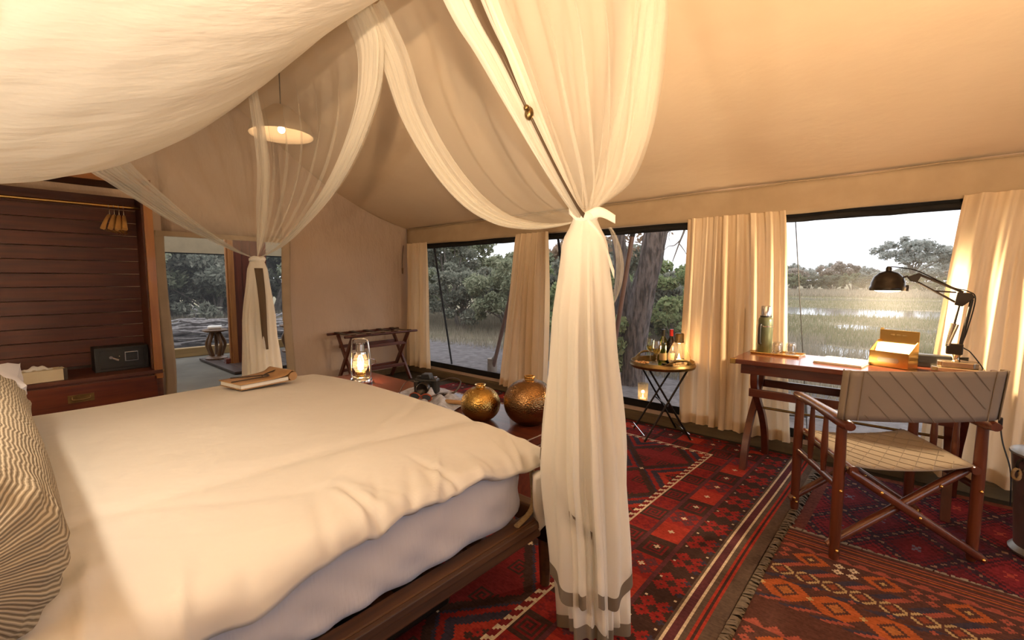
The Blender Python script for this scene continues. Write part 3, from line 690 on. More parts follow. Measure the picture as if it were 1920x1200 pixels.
# ================================================================ mosquito net
net = thing('mosquito_net', 'sheer white mosquito net canopy tied back at the bed corners', 'mosquito net', (0, 0, 0))
CP = (2.709, .999, .224, .2, 2.668, 2.398, -3.693, -.95, -.92, 1.30)
def canopy_pt(u, v):
    z0, s, uc, vc, pu, pv, x0, x1, y0, y1 = CP
    def b(t, c, pw):
        a = (c - t) / c if t < c else (t - c) / (1 - c); return 1 - a ** pw
    w = sm(.5, 1, u) * sm(.5, 1, v)
    x = x0 + (x1 - x0) * u + .26 * w; y = y0 + (y1 - y0) * v + .2 * w
    z = z0 - s * b(u, uc, pu) * b(v, vc, pv)
    bb = b(u, uc, pu) * b(v, vc, pv)
    return (x, y, z + .006 * sin(u * 40 + 6 * sin(v * 7)) * sin(v * 18 + u * 4) * bb)
MB().grid(canopy_pt, 90, 90).build('canopy_top', 'canopy', net, smooth=180, fix=False)
rim = [canopy_pt(i / 30, 1) for i in range(31)] + [canopy_pt(1, 1 - i / 30) for i in range(31)] + [canopy_pt(1 - i / 30, 0) for i in range(31)] + [canopy_pt(0, i / 30) for i in range(30)]
MB().tube(rim, .010, 8, closed=True).build('rim_cord', 'canopy', net, smooth=180)
TA = (-.915, 1.43, 1.55); TB = (-3.80, 1.335, 1.49)
f_Br = [(-2.10, 1.31, 2.70), (-2.055, 1.35, 2.557), (-2.053, 1.35, 2.404), (-2.107, 1.35, 2.265), (-2.299, 1.35, 2.05), (-2.577, 1.35, 1.86), (-2.934, 1.35, 1.706), (-3.361, 1.35, 1.567), TB]
f_Al = [(-2.27, 1.33, 2.71), (-2.153, 1.4, 2.452), (-1.998, 1.4, 2.148), (-1.789, 1.4, 1.878), (-1.564, 1.4, 1.678), (-1.364, 1.4, 1.571), (-1.186, 1.4, 1.532), (-1.029, 1.4, 1.528), TA]
f_Bl = [(-3.70, -.05, 2.70), (-3.75, .15, 2.30), (-3.78, .383, 2.016), (-3.78, .487, 1.938), (-3.78, .636, 1.834), (-3.78, .799, 1.725), (-3.78, .978, 1.631), (-3.78, 1.175, 1.539), TB]
c_B = [(-3.70, 1.30, 2.70), (-3.78, 1.38, 2.2), (-3.80, 1.36, 1.8), TB]
f_band = [(-.85, .30, 2.70), (-.88, .60, 2.33), (-.9, .849, 2.045), (-.9, .958, 1.939), (-.9, 1.073, 1.82), (-.9, 1.222, 1.675), (-.905, 1.365, 1.565), TA]
c_A = [(-.70, 1.50, 2.70), (-.683, 1.52, 2.252), (-.689, 1.52, 2.154), (-.708, 1.52, 1.989), (-.742, 1.52, 1.82), (-.80, 1.51, 1.683), (-.874, 1.47, 1.606), TA]
c_A2 = [(-.72, 1.49, 2.70), (-.76, 1.50, 2.2), (-.83, 1.48, 1.8), TA]
def npanel(name, free, corner, nf, amp, nd, m='net', s0=0., s1=1., pw=1.0, nu=90, nv=50, off=0., seed=0):
    F = catmull(free, nv); K = catmull(corner, nv); n = Vector(nd).normalized()
    r = random.Random(seed); ph = [r.uniform(0, 6) for _ in range(4)]
    def fn(u, v):
        j = int(round(v * nv)); s = s0 + (s1 - s0) * u ** pw
        p = F[j].lerp(K[j], s); w = (.35 + .65 * sin(pi * min(1, v * 1.05))) * sm(1.02, .8, v) + .02
        d = amp * w * (sin(2 * pi * nf * s + ph[0] + 1.5 * sin(v * 3 + ph[1])) + .5 * sin(2 * pi * nf * 2.3 * s + ph[2] + 2 * v))
        return p + n * (d + off) + Vector((0, 0, -.0))
    return MB().grid(fn, nu, nv).build(name, m, net, smooth=180, fix=False)
npanel('foot_panel', f_Br, c_B, 7, .018, (0, 1, 0), seed=1)
npanel('foot_panel', f_Al, c_A2, 6, .018, (0, 1, 0), seed=2)
npanel('side_panel', f_Bl, c_B, 6, .018, (1, 0, 0), seed=3)
npanel('side_panel', f_band, c_A, 6, .014, (1, 0, 0), seed=4)
# denser gathers along the free edges
for (fr, co, nd, w, sd) in ((f_Br, c_B, (0, -1, 0), .15, 5), (f_Al, c_A2, (0, -1, 0), .14, 6), (f_Bl, c_B, (1, 0, 0), .22, 7), (f_band, c_A, (-1, 0, 0), .12, 8)):
    npanel('edge_gather', fr, co, 30, .010, nd, 'net_dense', 0, w, nu=30, seed=sd)
    npanel('edge_gather', fr, co, 40, .012, nd, 'net_dense', .01, w * .7, nu=30, off=.012, seed=sd + 9)
npanel('edge_gather', f_band, c_A, 40, .006, (-1, 0, 0), 'net_dense', -.10, .01, nu=30, seed=31)
npanel('edge_gather', f_band, c_A, 30, .006, (-1, 0, 0), 'net_dense', -.07, .01, nu=30, off=.01, seed=32)
npanel('corner_gather', c_B, [Vector(p) + Vector((.14, 0, .0)) if i < 3 else Vector(p) for i, p in enumerate(c_B)], 3, .02, (0, 1, 0), 'net_dense', nu=24, seed=20)
npanel('corner_gather', c_A, c_A2, 3, .03, (.5, 1, 0), 'net', nu=24, seed=21)
# brown band on the opening edge
def band(u, v):
    P = catmull(f_band, 60); j = int(round(v * 60)); p = P[j]
    w = .058 * (1 - sm(.15, .55, v)) + .010 + .022 * exp(-((v - .93) / .06) ** 2)
    return p + Vector((.012, (u - .2) * w, (u - .2) * w * .55))
MB().grid(band, 3, 60).build('edge_band', 'hem_dark', net, smooth=180, fix=False, solid=.002)
MB().ball((-.885, 1.073, 1.82), .014, 8, (1, 1, 1.4)).ball((-.88, 1.055, 1.83), .009, 6).build('toggle_knot', 'old_brass', net, smooth=60)
# ties
def knot(c, r, loops):
    x, y, z = c
    mb = MB().tube([(x + r * cos(a * pi / 8), y + r * sin(a * pi / 8), z + .006 * sin(a)) for a in range(16)], .014, 8, closed=True, flat=1.3)
    mb.build('tie_band', 'net_dense' if False else 'canopy', net, smooth=180)
    for L in loops:
        P = catmull([Vector(c) + Vector(p) for p in L], 20)
        def rib(u, v, P=P): return P[int(round(v * 20))] + Vector((0, 0, (u - .5) * .042 * (1 - .3 * v)))
        MB().grid(rib, 3, 20).build('tie_end', 'canopy', net, smooth=180, fix=False, solid=.003)
knot(TA, .032, [[(.02, -.03, .0), (.06, .0, .02), (.10, .04, -.005)], [(.02, -.03, -.01), (.07, .0, -.08), (.10, .04, -.20)], [(0, -.04, 0), (-.03, -.05, .03), (-.05, -.03, .035)]])
knot(TB, .045, [])
# hanging tails
def tail(c, prof, nf, zb, seed, m='net_tail', hem=.05, rs=1.0, amp=.14, name='hanging_tail', cover=1.0, rot=0.):
    r = random.Random(seed); ph = [r.uniform(0, 6) for _ in range(5)]
    zt = prof[0][0]
    def rad(z):
        for k in range(len(prof) - 1):
            a, b = prof[k], prof[k + 1]
            if b[0] <= z <= a[0]:
                f = (a[0] - z) / (a[0] - b[0]); f = f * f * (3 - 2 * f) * .5 + f * .5; return a[1] + (b[1] - a[1]) * f, a[2] + (b[2] - a[2]) * f, a[3] + (b[3] - a[3]) * f
        return prof[-1][1:]
    def P(q, z, k=1.0):
        R, dx, dy = rad(z); f = sm(zt, zt - .5, z)
        R *= rs * (1 + amp * f * (sin(nf * q + ph[0] + .6 * sin(z * 2)) * .7 + .5 * sin((nf * 2 + 1) * q + ph[1])) + .10 * sin(2 * q + ph[2] + z) + .06 * sin(z * 5 + 3 * q))
        return (c[0] + dx + R * k * cos(q), c[1] + dy + R * k * sin(q), z)
    def fn(u, v):
        q = rot + 2 * pi * u * cover; z1 = zb(q); return P(q, zt + (z1 - zt) * v)
    MB().grid(fn, 150, 40, wrap=(cover == 1.0)).build(name, m, net, smooth=180, fix=False)
    if hem:
        def hf(u, v):
            q = rot + 2 * pi * u * cover; z1 = zb(q); return P(q, z1 + hem * (1 - v), 1.006)
        MB().grid(hf, 150, 3, wrap=(cover == 1.0)).build('tail_hem', 'hem', net, smooth=180, fix=False)
pA = [(1.55, .040, 0, 0), (1.46, .078, 0, 0), (1.18, .105, 0, .0), (.65, .145, .02, 0), (.30, .135, .05, -.0), (0.0, .135, .065, -.0)]
tail(TA, pA, 6, lambda q: .19 + .03 * sin(2 * q) + .03 * sin(5 * q), 1, rs=.98, amp=.19, cover=.955, rot=radians(-50))
tail(TA, pA, 7, lambda q: .025 + .012 * sin(3 * q), 2, rs=.80, amp=.22)
tail(TA, [(1.55, .035, 0, 0), (1.46, .07, -.01, 0), (1.18, .105, -.02, .01), (.65, .145, -.035, .02), (.25, .145, -.045, .03)], 6, lambda q: .30 + .34 * (.5 + .5 * cos(q - 3.5)), 3, rs=1.0, amp=.12)
tail(TA, pA, 11, lambda q: .06 + .02 * sin(4 * q), 4, rs=.6, amp=.25, hem=0)
pB = [(1.49, .045, 0, 0), (1.40, .070, 0, 0), (1.0, .105, -.03, 0), (.6, .120, .0, .0), (.1, .15, .05, 0)]
tail(TB, pB, 7, lambda q: .06, 11, rs=1.0)
tail(TB, pB, 8, lambda q: .05, 12, rs=.75, amp=.2)
def bandB(u, v): return (TB[0] + .10 + .012 * sin(v * 5), TB[1] - .03 + (u - .5) * .06 * (1 - .4 * v) + .03 * v, 1.42 - .62 * v)
MB().grid(bandB, 2, 16).build('edge_band', 'hem_dark', net, smooth=180, fix=False, solid=.002)
# wispy loose end behind the near tie
def wisp(u, v): 
    q = -.4 + 1.6 * u; R = .03 + .05 * sin(pi * v) ** .8
    return (TA[0] + .045 + R * cos(q) + .006 * sin(8 * u), TA[1] + .05 + R * sin(q), 1.52 - .30 * v)
MB().grid(wisp, 20, 14).build('loose_fold', 'net', net, smooth=180, fix=False)
# ================================================================ folding chair
CA = Vector((-.222, 2.545, .013)); _r = Vector((cos(radians(41)), sin(radians(41)), 0)); _d = Vector((cos(radians(119)), sin(radians(119)), 0))
ch = thing('directors_chair', 'folding wooden chair with quilted beige canvas seat and back', 'chair', CA)
def K(u, v, z): return _r * u + _d * v + Vector((0, 0, z))
CW, CDp = .645, .485
M['chairwood'] = wood('chair_teak', (.15, .042, .018), (.085, .022, .010), 2, rough=.28, coat=.35)
def bolt(p, parent): MB().ball(p, .0085, 6).build('bolt', 'brass', parent, smooth=60)
for (u, v) in ((0, 0), (0, CDp), (CW, 0), (CW, CDp)):
    lg = MB().tube([K(u, v, 0), K(u, v, .02), K(u, v, .2), K(u, v, .45), K(u, v, .65)], [.018, .0215, .0235, .0235, .021], 12).build('leg', 'chairwood', ch, smooth=50)
    for z in (.055, .345): bolt(K(u, v, z) + Vector((.012, -.021, 0)), lg)
for u in (0, CW):
    P = [K(u, -.075 + .62 * t, .665 + .006 * sin(pi * t)) for t in np.linspace(0, 1, 12)]
    R = [.022, .031, .032, .031, .029, .027, .026, .026, .027, .028, .026, .016]
    MB().tube(P, R, 14, flat=.85).build('armrest', 'chairwood', ch, smooth=50)
    MB().tube([K(u, -.005, .355), K(u, CDp, .355)], .014, 8, flat=1.3).build('side_rail', 'chairwood', ch, smooth=50)
    for v in (.16, .315):
        MB().tube([K(u, v, .35), K(u, v, .42), K(u, v, .5), K(u, v, .6), K(u, v, .655)], [.010, .014, .0165, .012, .010], 10).build('spindle', 'chairwood', ch, smooth=50)
    MB().tube([K(u, 0, .66), K(u, -.034, .912)], [.016, .014], 10).build('back_post', 'chairwood', ch, smooth=50)
for v, o in ((-.005, 0), (CDp - .02, 0)):
    for a, b, off in (((.03, .445), (CW + .035, .018), -.028), ((CW - .03, .445), (-.03, .065), .02)):
        br = MB().tube([K(a[0] + (b[0] - a[0]) * t, v + off, a[1] + (b[1] - a[1]) * t) for t in (0, .05, .5, .95, 1)], [.014, .020, .021, .020, .015], 10).build('cross_brace', 'chairwood', ch, smooth=50)
        for t in (.22, .5, .97): bolt(K(a[0] + (b[0] - a[0]) * t, v + off - .02, a[1] + (b[1] - a[1]) * t), br)
for u in (.045, CW - .045):
    MB().tube([K(u, -.045, .452), K(u, CDp + .03, .452)], .019, 10).build('seat_rod', 'chairwood', ch, smooth=50)
def seat_fn(u, v):
    x = .022 + (CW - .044) * u; e = abs(u * 2 - 1)
    return K(x, -.03 + (CDp + .04) * v, .474 - .028 * (1 - e ** 2.2) - .02 * sm(.95, 1, e))
st = MB().grid(seat_fn, 24, 10).build('seat', 'canvas_chair', ch, smooth=180, fix=False, solid=.006)
def back_fn(u, v):
    x = -.024 + (CW + .048) * u; e = abs(u * 2 - 1)
    return K(x, -.052 - .018 * sin(pi * u) - .016 * sm(.93, .80, e) * 0 - .034 * v * .9 + .012 * sm(.94, 1, e), .692 + .228 * v - .006 * sin(pi * u) * (1 - v))
bk = MB().grid(back_fn, 30, 8).build('backrest', 'canvas_chair', ch, smooth=180, fix=False, solid=.008)
for u in (.085, .915):
    MB().tube([Vector(back_fn(u, v / 6)) + Vector((.004, -.006, 0)) for v in range(7)], .0022, 5).build('seam', 'stitch', bk)
for u0 in (0, 1):
    def sl(u, v, u0=u0): 
        x = -.024 if u0 == 0 else CW + .024; q = pi * u; return K(x + (-.012 if u0 == 0 else .012) * sin(q), -.055 - .03 * v + .05 * u, .692 + .228 * v)
    MB().grid(sl, 8, 6).build('post_sleeve', 'canvas_chair', bk, smooth=180, fix=False, solid=.004)
def quilt(fn, parent, off, n, asp, lo=.1, hi=.9, both=True):
    mb = MB()
    for sgn in ((1, -1) if both else (-1,)):
        for k in range(-n, 2 * n):
            P = []
            for i in range(9):
                v = i / 8; u = lo + (hi - lo) * (k / n + sgn * asp * v + (0 if sgn > 0 else asp))
                if lo <= u <= hi: P.append(Vector(fn(u, v)) + off)
            if len(P) > 1: mb.tube(P, .0015, 4)
    mb.build('quilt_stitching', 'stitch', parent)
quilt(back_fn, bk, Vector((.003, -.006, .0)), 6, .42, both=False)
quilt(seat_fn, st, Vector((0, 0, .004)), 6, .8, .06, .94)
# ================================================================ desk
dk = thing('writing_desk', 'reddish campaign writing desk with curved crossed legs and brass corners', 'desk', (-.305, 3.605, 0))
DX, DYh, DT = .635, .265, .79
MB().box(-DX, DX, -DYh, DYh, DT - .032, DT).build('desktop', 'desk', dk, bevel=.004)
MB().box(-DX + .06, DX - .06, -DYh + .035, DYh - .03, DT - .10, DT - .032).build('apron', 'mahog', dk, bevel=.003)
for sx in (-1, 1):
    for sy in (-1, 1):
        MB().box(min(sx * (DX + .002), sx * (DX - .035)), max(sx * (DX + .002), sx * (DX - .035)), min(sy * (DYh + .002), sy * (DYh - .035)), max(sy * (DYh + .002), sy * (DYh - .035)), DT - .034, DT + .0015).build('brass_corner', 'brass', dk, bevel=.002)
    x = sx * (DX - .12)
    for off, sg in ((.022, 1), (-.022, -1)):
        P = catmull([(x + off, -sg * .20, DT - .10), (x + off, -sg * .185, .60), (x + off, -sg * .07, .47), (x + off, sg * .05, .36), (x + off, sg * .16, .20), (x + off, sg * .215, .009)], 18)
        mb = MB()
        b = len(mb.v)
        for i, p in enumerate(P):
            w = .025 - .004 * abs(i / 18 - .5)
            for (dx, dy) in ((-.021, -w), (.021, -w), (.021, w), (-.021, w)): mb.v.append((p.x + dx, p.y + dy, p.z))
        for i in range(18):
            for k in range(4): a = b + i * 4; mb.f.append((a + k, a + (k + 1) % 4, a + 4 + (k + 1) % 4, a + 4 + k))
        mb.f += [(b + 3, b + 2, b + 1, b), tuple(b + 72 + k for k in range(4))]
        mb.build('leg', 'mahog_z', dk, smooth=40)
MB().box(-DX + .11, DX - .11, -.205, -.18, .53, .585).build('stretcher', 'mahog', dk, bevel=.004)
MB().box(-DX + .11, DX - .11, .18, .205, .53, .585).build('stretcher', 'mahog', dk, bevel=.004)
MB().tube([(-DX + .08, 0, .415), (DX - .08, 0, .415)], .009, 10).build('brace_rod', 'old_brass', dk, smooth=60)
# ================================================================ trunks at the foot of the bed
def trunk(label, x0, x1, m):
    t = thing('trunk', label, 'trunk', ((x0 + x1) / 2, 2.05, .011), group='trunks at the bed foot'); h = (x1 - x0) / 2
    MB().box(-h, h, -.33, .33, .02, .36).build('body', m, t, bevel=.006)
    MB().box(-h - .006, h + .006, -.336, .336, .365, .42).build('lid', m, t, bevel=.006)
    for sx in (-1, 1):
        for sy in (-1, 1):
            MB().box(min(sx * (h + .008), sx * (h - .05)), max(sx * (h + .008), sx * (h - .05)), min(sy * .338, sy * .29), max(sy * .338, sy * .29), .375, .4215).build('corner_cap', 'old_brass', t, bevel=.002)
            MB().box(sx * (h - .06) - .03, sx * (h - .06) + .03, sy * .27 - .03, sy * .27 + .03, 0, .02).build('foot', 'mahog', t)
    MB().box(-.03, .03, -.342, -.334, .31, .40).build('hasp', 'old_brass', t, bevel=.002)
    return t
trunk('lantern-reddened wooden trunk carrying the lit kerosene lantern', -4.02, -3.05, 'redwood_lantern_lit')
trunk('dark polished wooden trunk carrying two metal vases and a camera', -3.03, -1.60, 'mahog')
# ================================================================ luggage rack
lr = thing('luggage_rack', 'folding dark wooden luggage rack with leather straps against the end wall', 'rack', (-5.24, 3.20, 0))
for sx in (-1, 1):
    MB().tube([(sx * .215, -.52, .655), (sx * .215, .52, .655)], .020, 10, flat=.8).build('top_rail', 'mahog_y', lr, smooth=50)
for sy in (-.40, .40):
    for sg, o in ((1, .014), (-1, -.014)):
        MB().beam((-sg * .205, sy + o, .645), (sg * .205, sy + o, .002), .046, .028, (0, 1, 0)).build('leg', 'mahog_z', lr, bevel=.003)
for sg in (-1, 1):
    MB().beam((sg * .09, -.41, .20), (sg * .09, .41, .20), .02, .04).build('stretcher', 'mahog_y', lr, bevel=.003)
    MB().beam((sg * .13, -.41, .50), (sg * .13, .41, .50), .02, .04).build('stretcher', 'mahog_y', lr, bevel=.003)
for k in range(5):
    y = -.40 + .2 * k
    def stp(u, v, y=y): return (-.235 + .47 * v, y + (u - .5) * .065, .680 - .018 * sin(pi * v) - .02 * (sm(.04, 0, v) + sm(.96, 1, v)))
    MB().grid(stp, 2, 16).build('strap', 'leather_dark', lr, smooth=180, fix=False, solid=.004)
# ================================================================ wardrobe
wd = thing('wardrobe', 'open mahogany plank wardrobe with brass hanging rail and drawer base', 'wardrobe', (-4.78, .1, 0))
WD0, WD1 = -.90, .765          # local y
for k in range(15):
    z0 = .60 + k * .1125; dz = .1085
    if z0 + dz > 2.12: break
    MB().box(-.545 - .002 * (k % 3), -.525 + .0015 * (k % 2), WD0, WD1, z0, z0 + dz).build('plank', 'plank', wd, bevel=.003)
MB().box(-.55, -.012, WD1, WD1 + .02, 0, 2.14).build('side_panel', 'plank', wd); MB().box(-.55, -.012, WD0 - .02, WD0, 0, 2.14).build('side_panel', 'plank', wd)
MB().box(-.012, .012, WD1 - .035, WD1 + .024, .50, 2.14).build('front_trim', 'trim_orange', wd, bevel=.003)
MB().box(-.05, -.014, WD1 - .045, WD1 - .001, .58, 2.10).build('inner_trim', 'plank', wd, bevel=.003)
M['trim_orange_y'] = wood('honey_wood_trim_cross', (.30, .12, .03), (.22, .085, .022), 1, rough=.4)
MB().box(-.012, .012, WD0, WD1 + .024, 2.10, 2.15).build('top_trim', 'trim_orange_y', wd, bevel=.003)
MB().box(-.55, -.012, WD0, WD1, 2.13, 2.15).build('top_panel', 'plank', wd)
MB().box(-.545, .02, WD0, WD1 + .022, .545, .575).build('shelf_top', 'plank', wd, bevel=.003)
MB().box(-.53, -.005, WD0, WD1 + .02, .02, .545).build('base_body', 'plank', wd)
for k in range(2):
    dr = MB().box(-.005, .012, -.62 + k * 0, WD1 - .02, .30 - k * .25, .53 - k * .25).build('drawer', 'mahog_y', wd, bevel=.004)
    y0 = .27
    MB().box(.012, .016, y0 - .075, y0 + .075, .395 - k * .25, .455 - k * .25).build('handle_plate', 'old_brass', dr, bevel=.001)
    MB().tube(catmull([(.018, y0 - .05, .44 - k * .25), (.026, y0 - .045, .418 - k * .25), (.026, y0 + .045, .418 - k * .25), (.018, y0 + .05, .44 - k * .25)], 10), .004, 6).build('handle', 'old_brass', dr, smooth=60)
MB().tube([(-.20, WD0, 1.935), (-.20, WD1 - .01, 1.935)], .013, 12).build('hanging_rail', 'brass', wd, smooth=60)
MB().box(.0, .018, WD1 - .02, WD1 + .03, .55, .572).build('brass_corner', 'old_brass', wd, bevel=.002)
def hanger(name_label, y, rz):
    t = thing('coat_hanger', name_label, 'hanger', (-4.98, y, 1.935), rz, 'coat hangers on the brass rail')
    hook = [(.0 + .018 * cos(a), 0, .0 + .018 * sin(a)) for a in np.linspace(-.7, pi + .25, 10)] + [(-.012, 0, -.02), (0, 0, -.04), (0, 0, -.075)]
    MB().tube(hook, .0022, 6).build('hook', 'chrome', t, smooth=60)
    P = catmull([(-.21, 0, -.20), (-.17, 0, -.165), (-.08, 0, -.105), (0, 0, -.072), (.08, 0, -.105), (.17, 0, -.165), (.21, 0, -.20)], 24)
    MB().tube(P, [.010 + .008 * abs(i / 12 - 1) for i in range(25)], 8, flat=.65).build('shoulder_bar', 'hangerwood', t, smooth=60)
    MB().tube([(-.195, 0, -.205), (.195, 0, -.205)], .006, 8).build('trouser_bar', 'hangerwood', t, smooth=60)
M['hangerwood'] = mat('pale_hanger_wood', (.50, .28, .09), (.42, .22, .07), rough=.35, scale=8)
for k, lb in enumerate(('wooden coat hanger at the front of the row, farthest left', 'second wooden coat hanger from the left on the brass rail', 'third wooden coat hanger from the left on the brass rail', 'wooden coat hanger nearest the right end of the rail')):
    hanger(lb, .645 + .03 * k, radians(-20 + 4 * k))
sf = thing('safe', 'small charcoal electronic safe with keypad on the wardrobe shelf', 'safe', (-4.96, .655, .575))
MB().box(-.20, 0, -.175, .175, 0, .20).build('body', 'safe', sf, bevel=.006)
dr = MB().box(0, .006, -.145, .145, .025, .175).build('door', 'safe', sf, bevel=.003)
kp = MB().box(.006, .010, .015, .105, .075, .155).build('keypad', 'chrome', dr, bevel=.003)
MB().box(.009, .0112, .021, .099, .081, .149).build('keypad_face', 'blackp', dr)
for i in range(3):
    for j in range(4): MB().box(.011, .0135, .028 + i * .024, .044 + i * .024, .087 + j * .0155, .098 + j * .0155).build('key', 'safe', dr)
MB().lathe([(.016, 0), (.016, .012), (.012, .018)], 14, (0, 0, 0)).build('knob', 'chrome', dr, smooth=50).matrix_local = Matrix.Translation((.006, -.075, .118)) @ Matrix.Rotation(radians(90), 4, 'Y')
MB().beam((.016, -.085, .122), (.018, -.025, .088), .010, .016).build('lever', 'chrome', dr, bevel=.003)
MB().ball((.008, -.02, .122), .005, 6).build('key_lock', 'chrome', dr, smooth=60)
tb = thing('tissue_box', 'cream tissue box with dark leather corners on the wardrobe shelf', 'box', (-4.87, .155, .575), radians(6))
MB().box(-.075, .075, -.145, .145, 0, .085).build('body', 'cream_box', tb, bevel=.003)
for sx in (-1, 1):
    for sy in (-1, 1): MB().box(min(sx * .0775, sx * .055), max(sx * .0775, sx * .055), min(sy * .1475, sy * .125), max(sy * .1475, sy * .125), -.0005, .0875).build('corner', 'leather_dark', tb, bevel=.002)
MB().grid(lambda u, v: (-.03 + .06 * v + .01 * sin(u * 9), -.09 + .17 * u, .086 + .03 * sin(pi * u) * sin(pi * v) ** .5 + .006 * sin(u * 20)), 16, 8).build('tissue', 'tissue', tb, smooth=180, fix=False)
# ================================================================ tray table
tt = thing('tray_table', 'round brass tray table on crossed dark iron legs beside the net', 'table', (-1.575, 3.69, 0))
MB().lathe([(0, .598), (.235, .598), (.262, .605), (.268, .625), (.262, .632), (.258, .655), (.253, .655), (.250, .612), (0, .608)], 48).build('tray', 'old_brass', tt, smooth=40)
for a in (2.55, -.59):
    def hd(u, v, a=a):
        q = a + (u - .5) * 1.15; h = .055 * sin(pi * u) ** 1.2; return (.256 * cos(q), .256 * sin(q), .652 + h * v)
    for (va, vb) in ((.62, 1.0),):
        MB().grid(lambda u, v: hd(u, va + (vb - va) * v), 24, 2).build('tray_handle', 'old_brass', tt, smooth=180, fix=False, solid=.006)
    for uu in (.14, .86): MB().grid(lambda u, v, uu=uu: hd(uu + (u - .5) * .26, v * .98), 6, 3).build('tray_handle', 'old_brass', tt, smooth=180, fix=False, solid=.006)
F1, F2, K1, K2 = (-.02, -.26), (.245, .02), (-.245, -.0), (.03, .245)
for a, b, o in ((F1, F2, 0), (F2, F1, .016), (K1, K2, 0), (K2, K1, .016)):
    k = .86
    MB().tube([(a[0], a[1] + o, .012), (b[0] * k, b[1] * k + o, .60)], .0085, 8).build('leg', 'iron', tt, smooth=60)
MB().tube([((F1[0] + F2[0]) / 2, (F1[1] + F2[1]) / 2, .30), ((K1[0] + K2[0]) / 2, (K1[1] + K2[1]) / 2, .30)], .006, 8).build('brace', 'iron', tt, smooth=60)
MB().tube([(F1[0], F1[1], .06), (K1[0], K1[1], .06)], .005, 8).build('brace', 'chrome', tt, smooth=60); MB().tube([(F2[0], F2[1], .06), (K2[0], K2[1], .06)], .005, 8).build('brace', 'chrome', tt, smooth=60)
# ================================================================ bucket
bu = thing('bucket', 'galvanised steel bucket with rope-wrapped handle at the right edge', 'bucket', (.545, 3.24, .016))
MB().lathe([(.0, .012), (.118, .012), (.135, 0), (.138, .012), (.120, .035), (.124, .12), (.134, .25), (.146, .385), (.155, .475), (.162, .485), (.160, .493), (.150, .482), (.142, .385), (.12, .04), (0, .03)], 40).build('pail', 'zinc', bu, smooth=40)
for a in (3.75, .6):
    x, y = .158 * cos(a), .158 * sin(a)
    MB().tube([(x * (1 + .10 * cos(q)) , y * (1 + .10 * cos(q)), .44 + .03 * sin(q)) for q in np.linspace(0, 2 * pi, 14)[:-1]], .006, 6, closed=True).build('handle_ring', 'iron', bu, smooth=60)
    MB().tube([(x * 1.10 + .012 * cos(q), y * 1.10 + .006 * sin(q * 2), .40 + .026 * sin(q)) for q in np.linspace(0, 2 * pi, 16)[:-1]], .007, 8, closed=True).build('rope_loop', 'rope', bu, smooth=60)
# ================================================================ washroom furniture
pf = thing('slatted_platform', 'low dark wooden deck platform on the washroom floor', 'platform', (-7.95, 2.85, 0))
for k in range(9): MB().box(-.85, .85, -.72 + k * .16, -.72 + k * .16 + .152, .01, .045).build('board', 'dark_deck', pf, bevel=.004)
def stool(label, loc, rz):
    t = thing('carved_stool', label, 'stool', loc, rz, 'carved stools in the washroom')
    MB().lathe([(0, .445), (.14, .445), (.175, .46), (.18, .475), (.17, .485), (0, .478)], 28).build('seat', 'stool', t, smooth=40)
    MB().lathe([(0, 0), (.155, 0), (.16, .02), (.13, .045), (.06, .06), (0, .06)], 28).build('base', 'stool', t, smooth=40)
    for k in range(5):
        a = 2 * pi * k / 5 + .3
        P = catmull([(r * cos(a), r * sin(a), z) for r, z in ((.05, .44), (.085, .37), (.135, .25), (.10, .13), (.07, .05))], 14)
        MB().tube(P, [.030 - .004 * sin(pi * i / 14) for i in range(15)], 8).build('leg', 'stool', t, smooth=60)
    return t
stool('carved wooden stool holding a rolled white towel', (-8.55, 2.31, .045), 0)
stool('carved wooden stool holding small brass cups behind the doorway edge', (-8.45, 3.47, .045), .5)
tw = thing('rolled_towel', 'rolled white towel on a carved wooden stool', 'towel', (-8.55, 2.31, .53), radians(58))
MB().tube([(-.10, 0, .03), (-.09, 0, .032), (.09, 0, .032), (.10, 0, .03)], [.02, .032, .032, .02], 14).build('roll', 'paper', tw, smooth=60)
for k, (dx, dy) in enumerate(((-.03, -.09), (.02, -.05), (.05, -.10))):
    cu = thing('brass_cup', 'small brass cup on the stool behind the doorway edge', 'cup', (-8.45 + dx, 3.47 + dy, .53), 0, 'brass cups on the stool')
    MB().lathe([(0, 0), (.022, 0), (.008, .02), (.008, .04), (.028, .07), (.03, .11), (.027, .11), (.024, .07), (0, .05)], 16).build('cup', 'brass', cu, smooth=50)
wp = thing('wooden_partition', 'tall wooden washroom partition with honey coloured post', 'partition', (-7.9, 2.38, 0))
MB().box(-.04, .04, -.03, .045, 0, 2.2).build('post', 'trim_orange', wp, bevel=.004)
MB().box(-.045, .015, -.055, -.03, 0, 2.2).build('post_cap', 'trim_orange', wp, bevel=.004)
for k in range(4): MB().box(-.015, .015, .045 + k * .12, .045 + k * .12 + .117, 0.0, 2.2).build('plank', 'mahog_z', wp, bevel=.003)
MB().box(-.10, .0, -.12, -.03, .02, .12).build('foot_block', 'redwood_lantern_lit', wp, bevel=.006)
# pendant shade up in the gable
pd = thing('pendant_lamp', 'cone shaped woven pendant lamp hanging in the gable behind the net', 'lamp', (-4.20, 1.72, 2.58))
MB().lathe([(.255, .0), (.235, .07), (.17, .16), (.07, .24), (.02, .255)], 32, cap=False).build('shade', 'wall_band', pd, smooth=50, solid=.005)
MB().ball((0, 0, .05), .03, 10).build('bulb', 'bulb', pd, smooth=180)
MB().tube([(0, 0, .25), (0, 0, .72)], .005, 6).build('cord', 'leather_dark', pd)
point_light('pendant_bulb', (0, 0, -.01), LAMP_PENDANT, .05, WARM, pd)
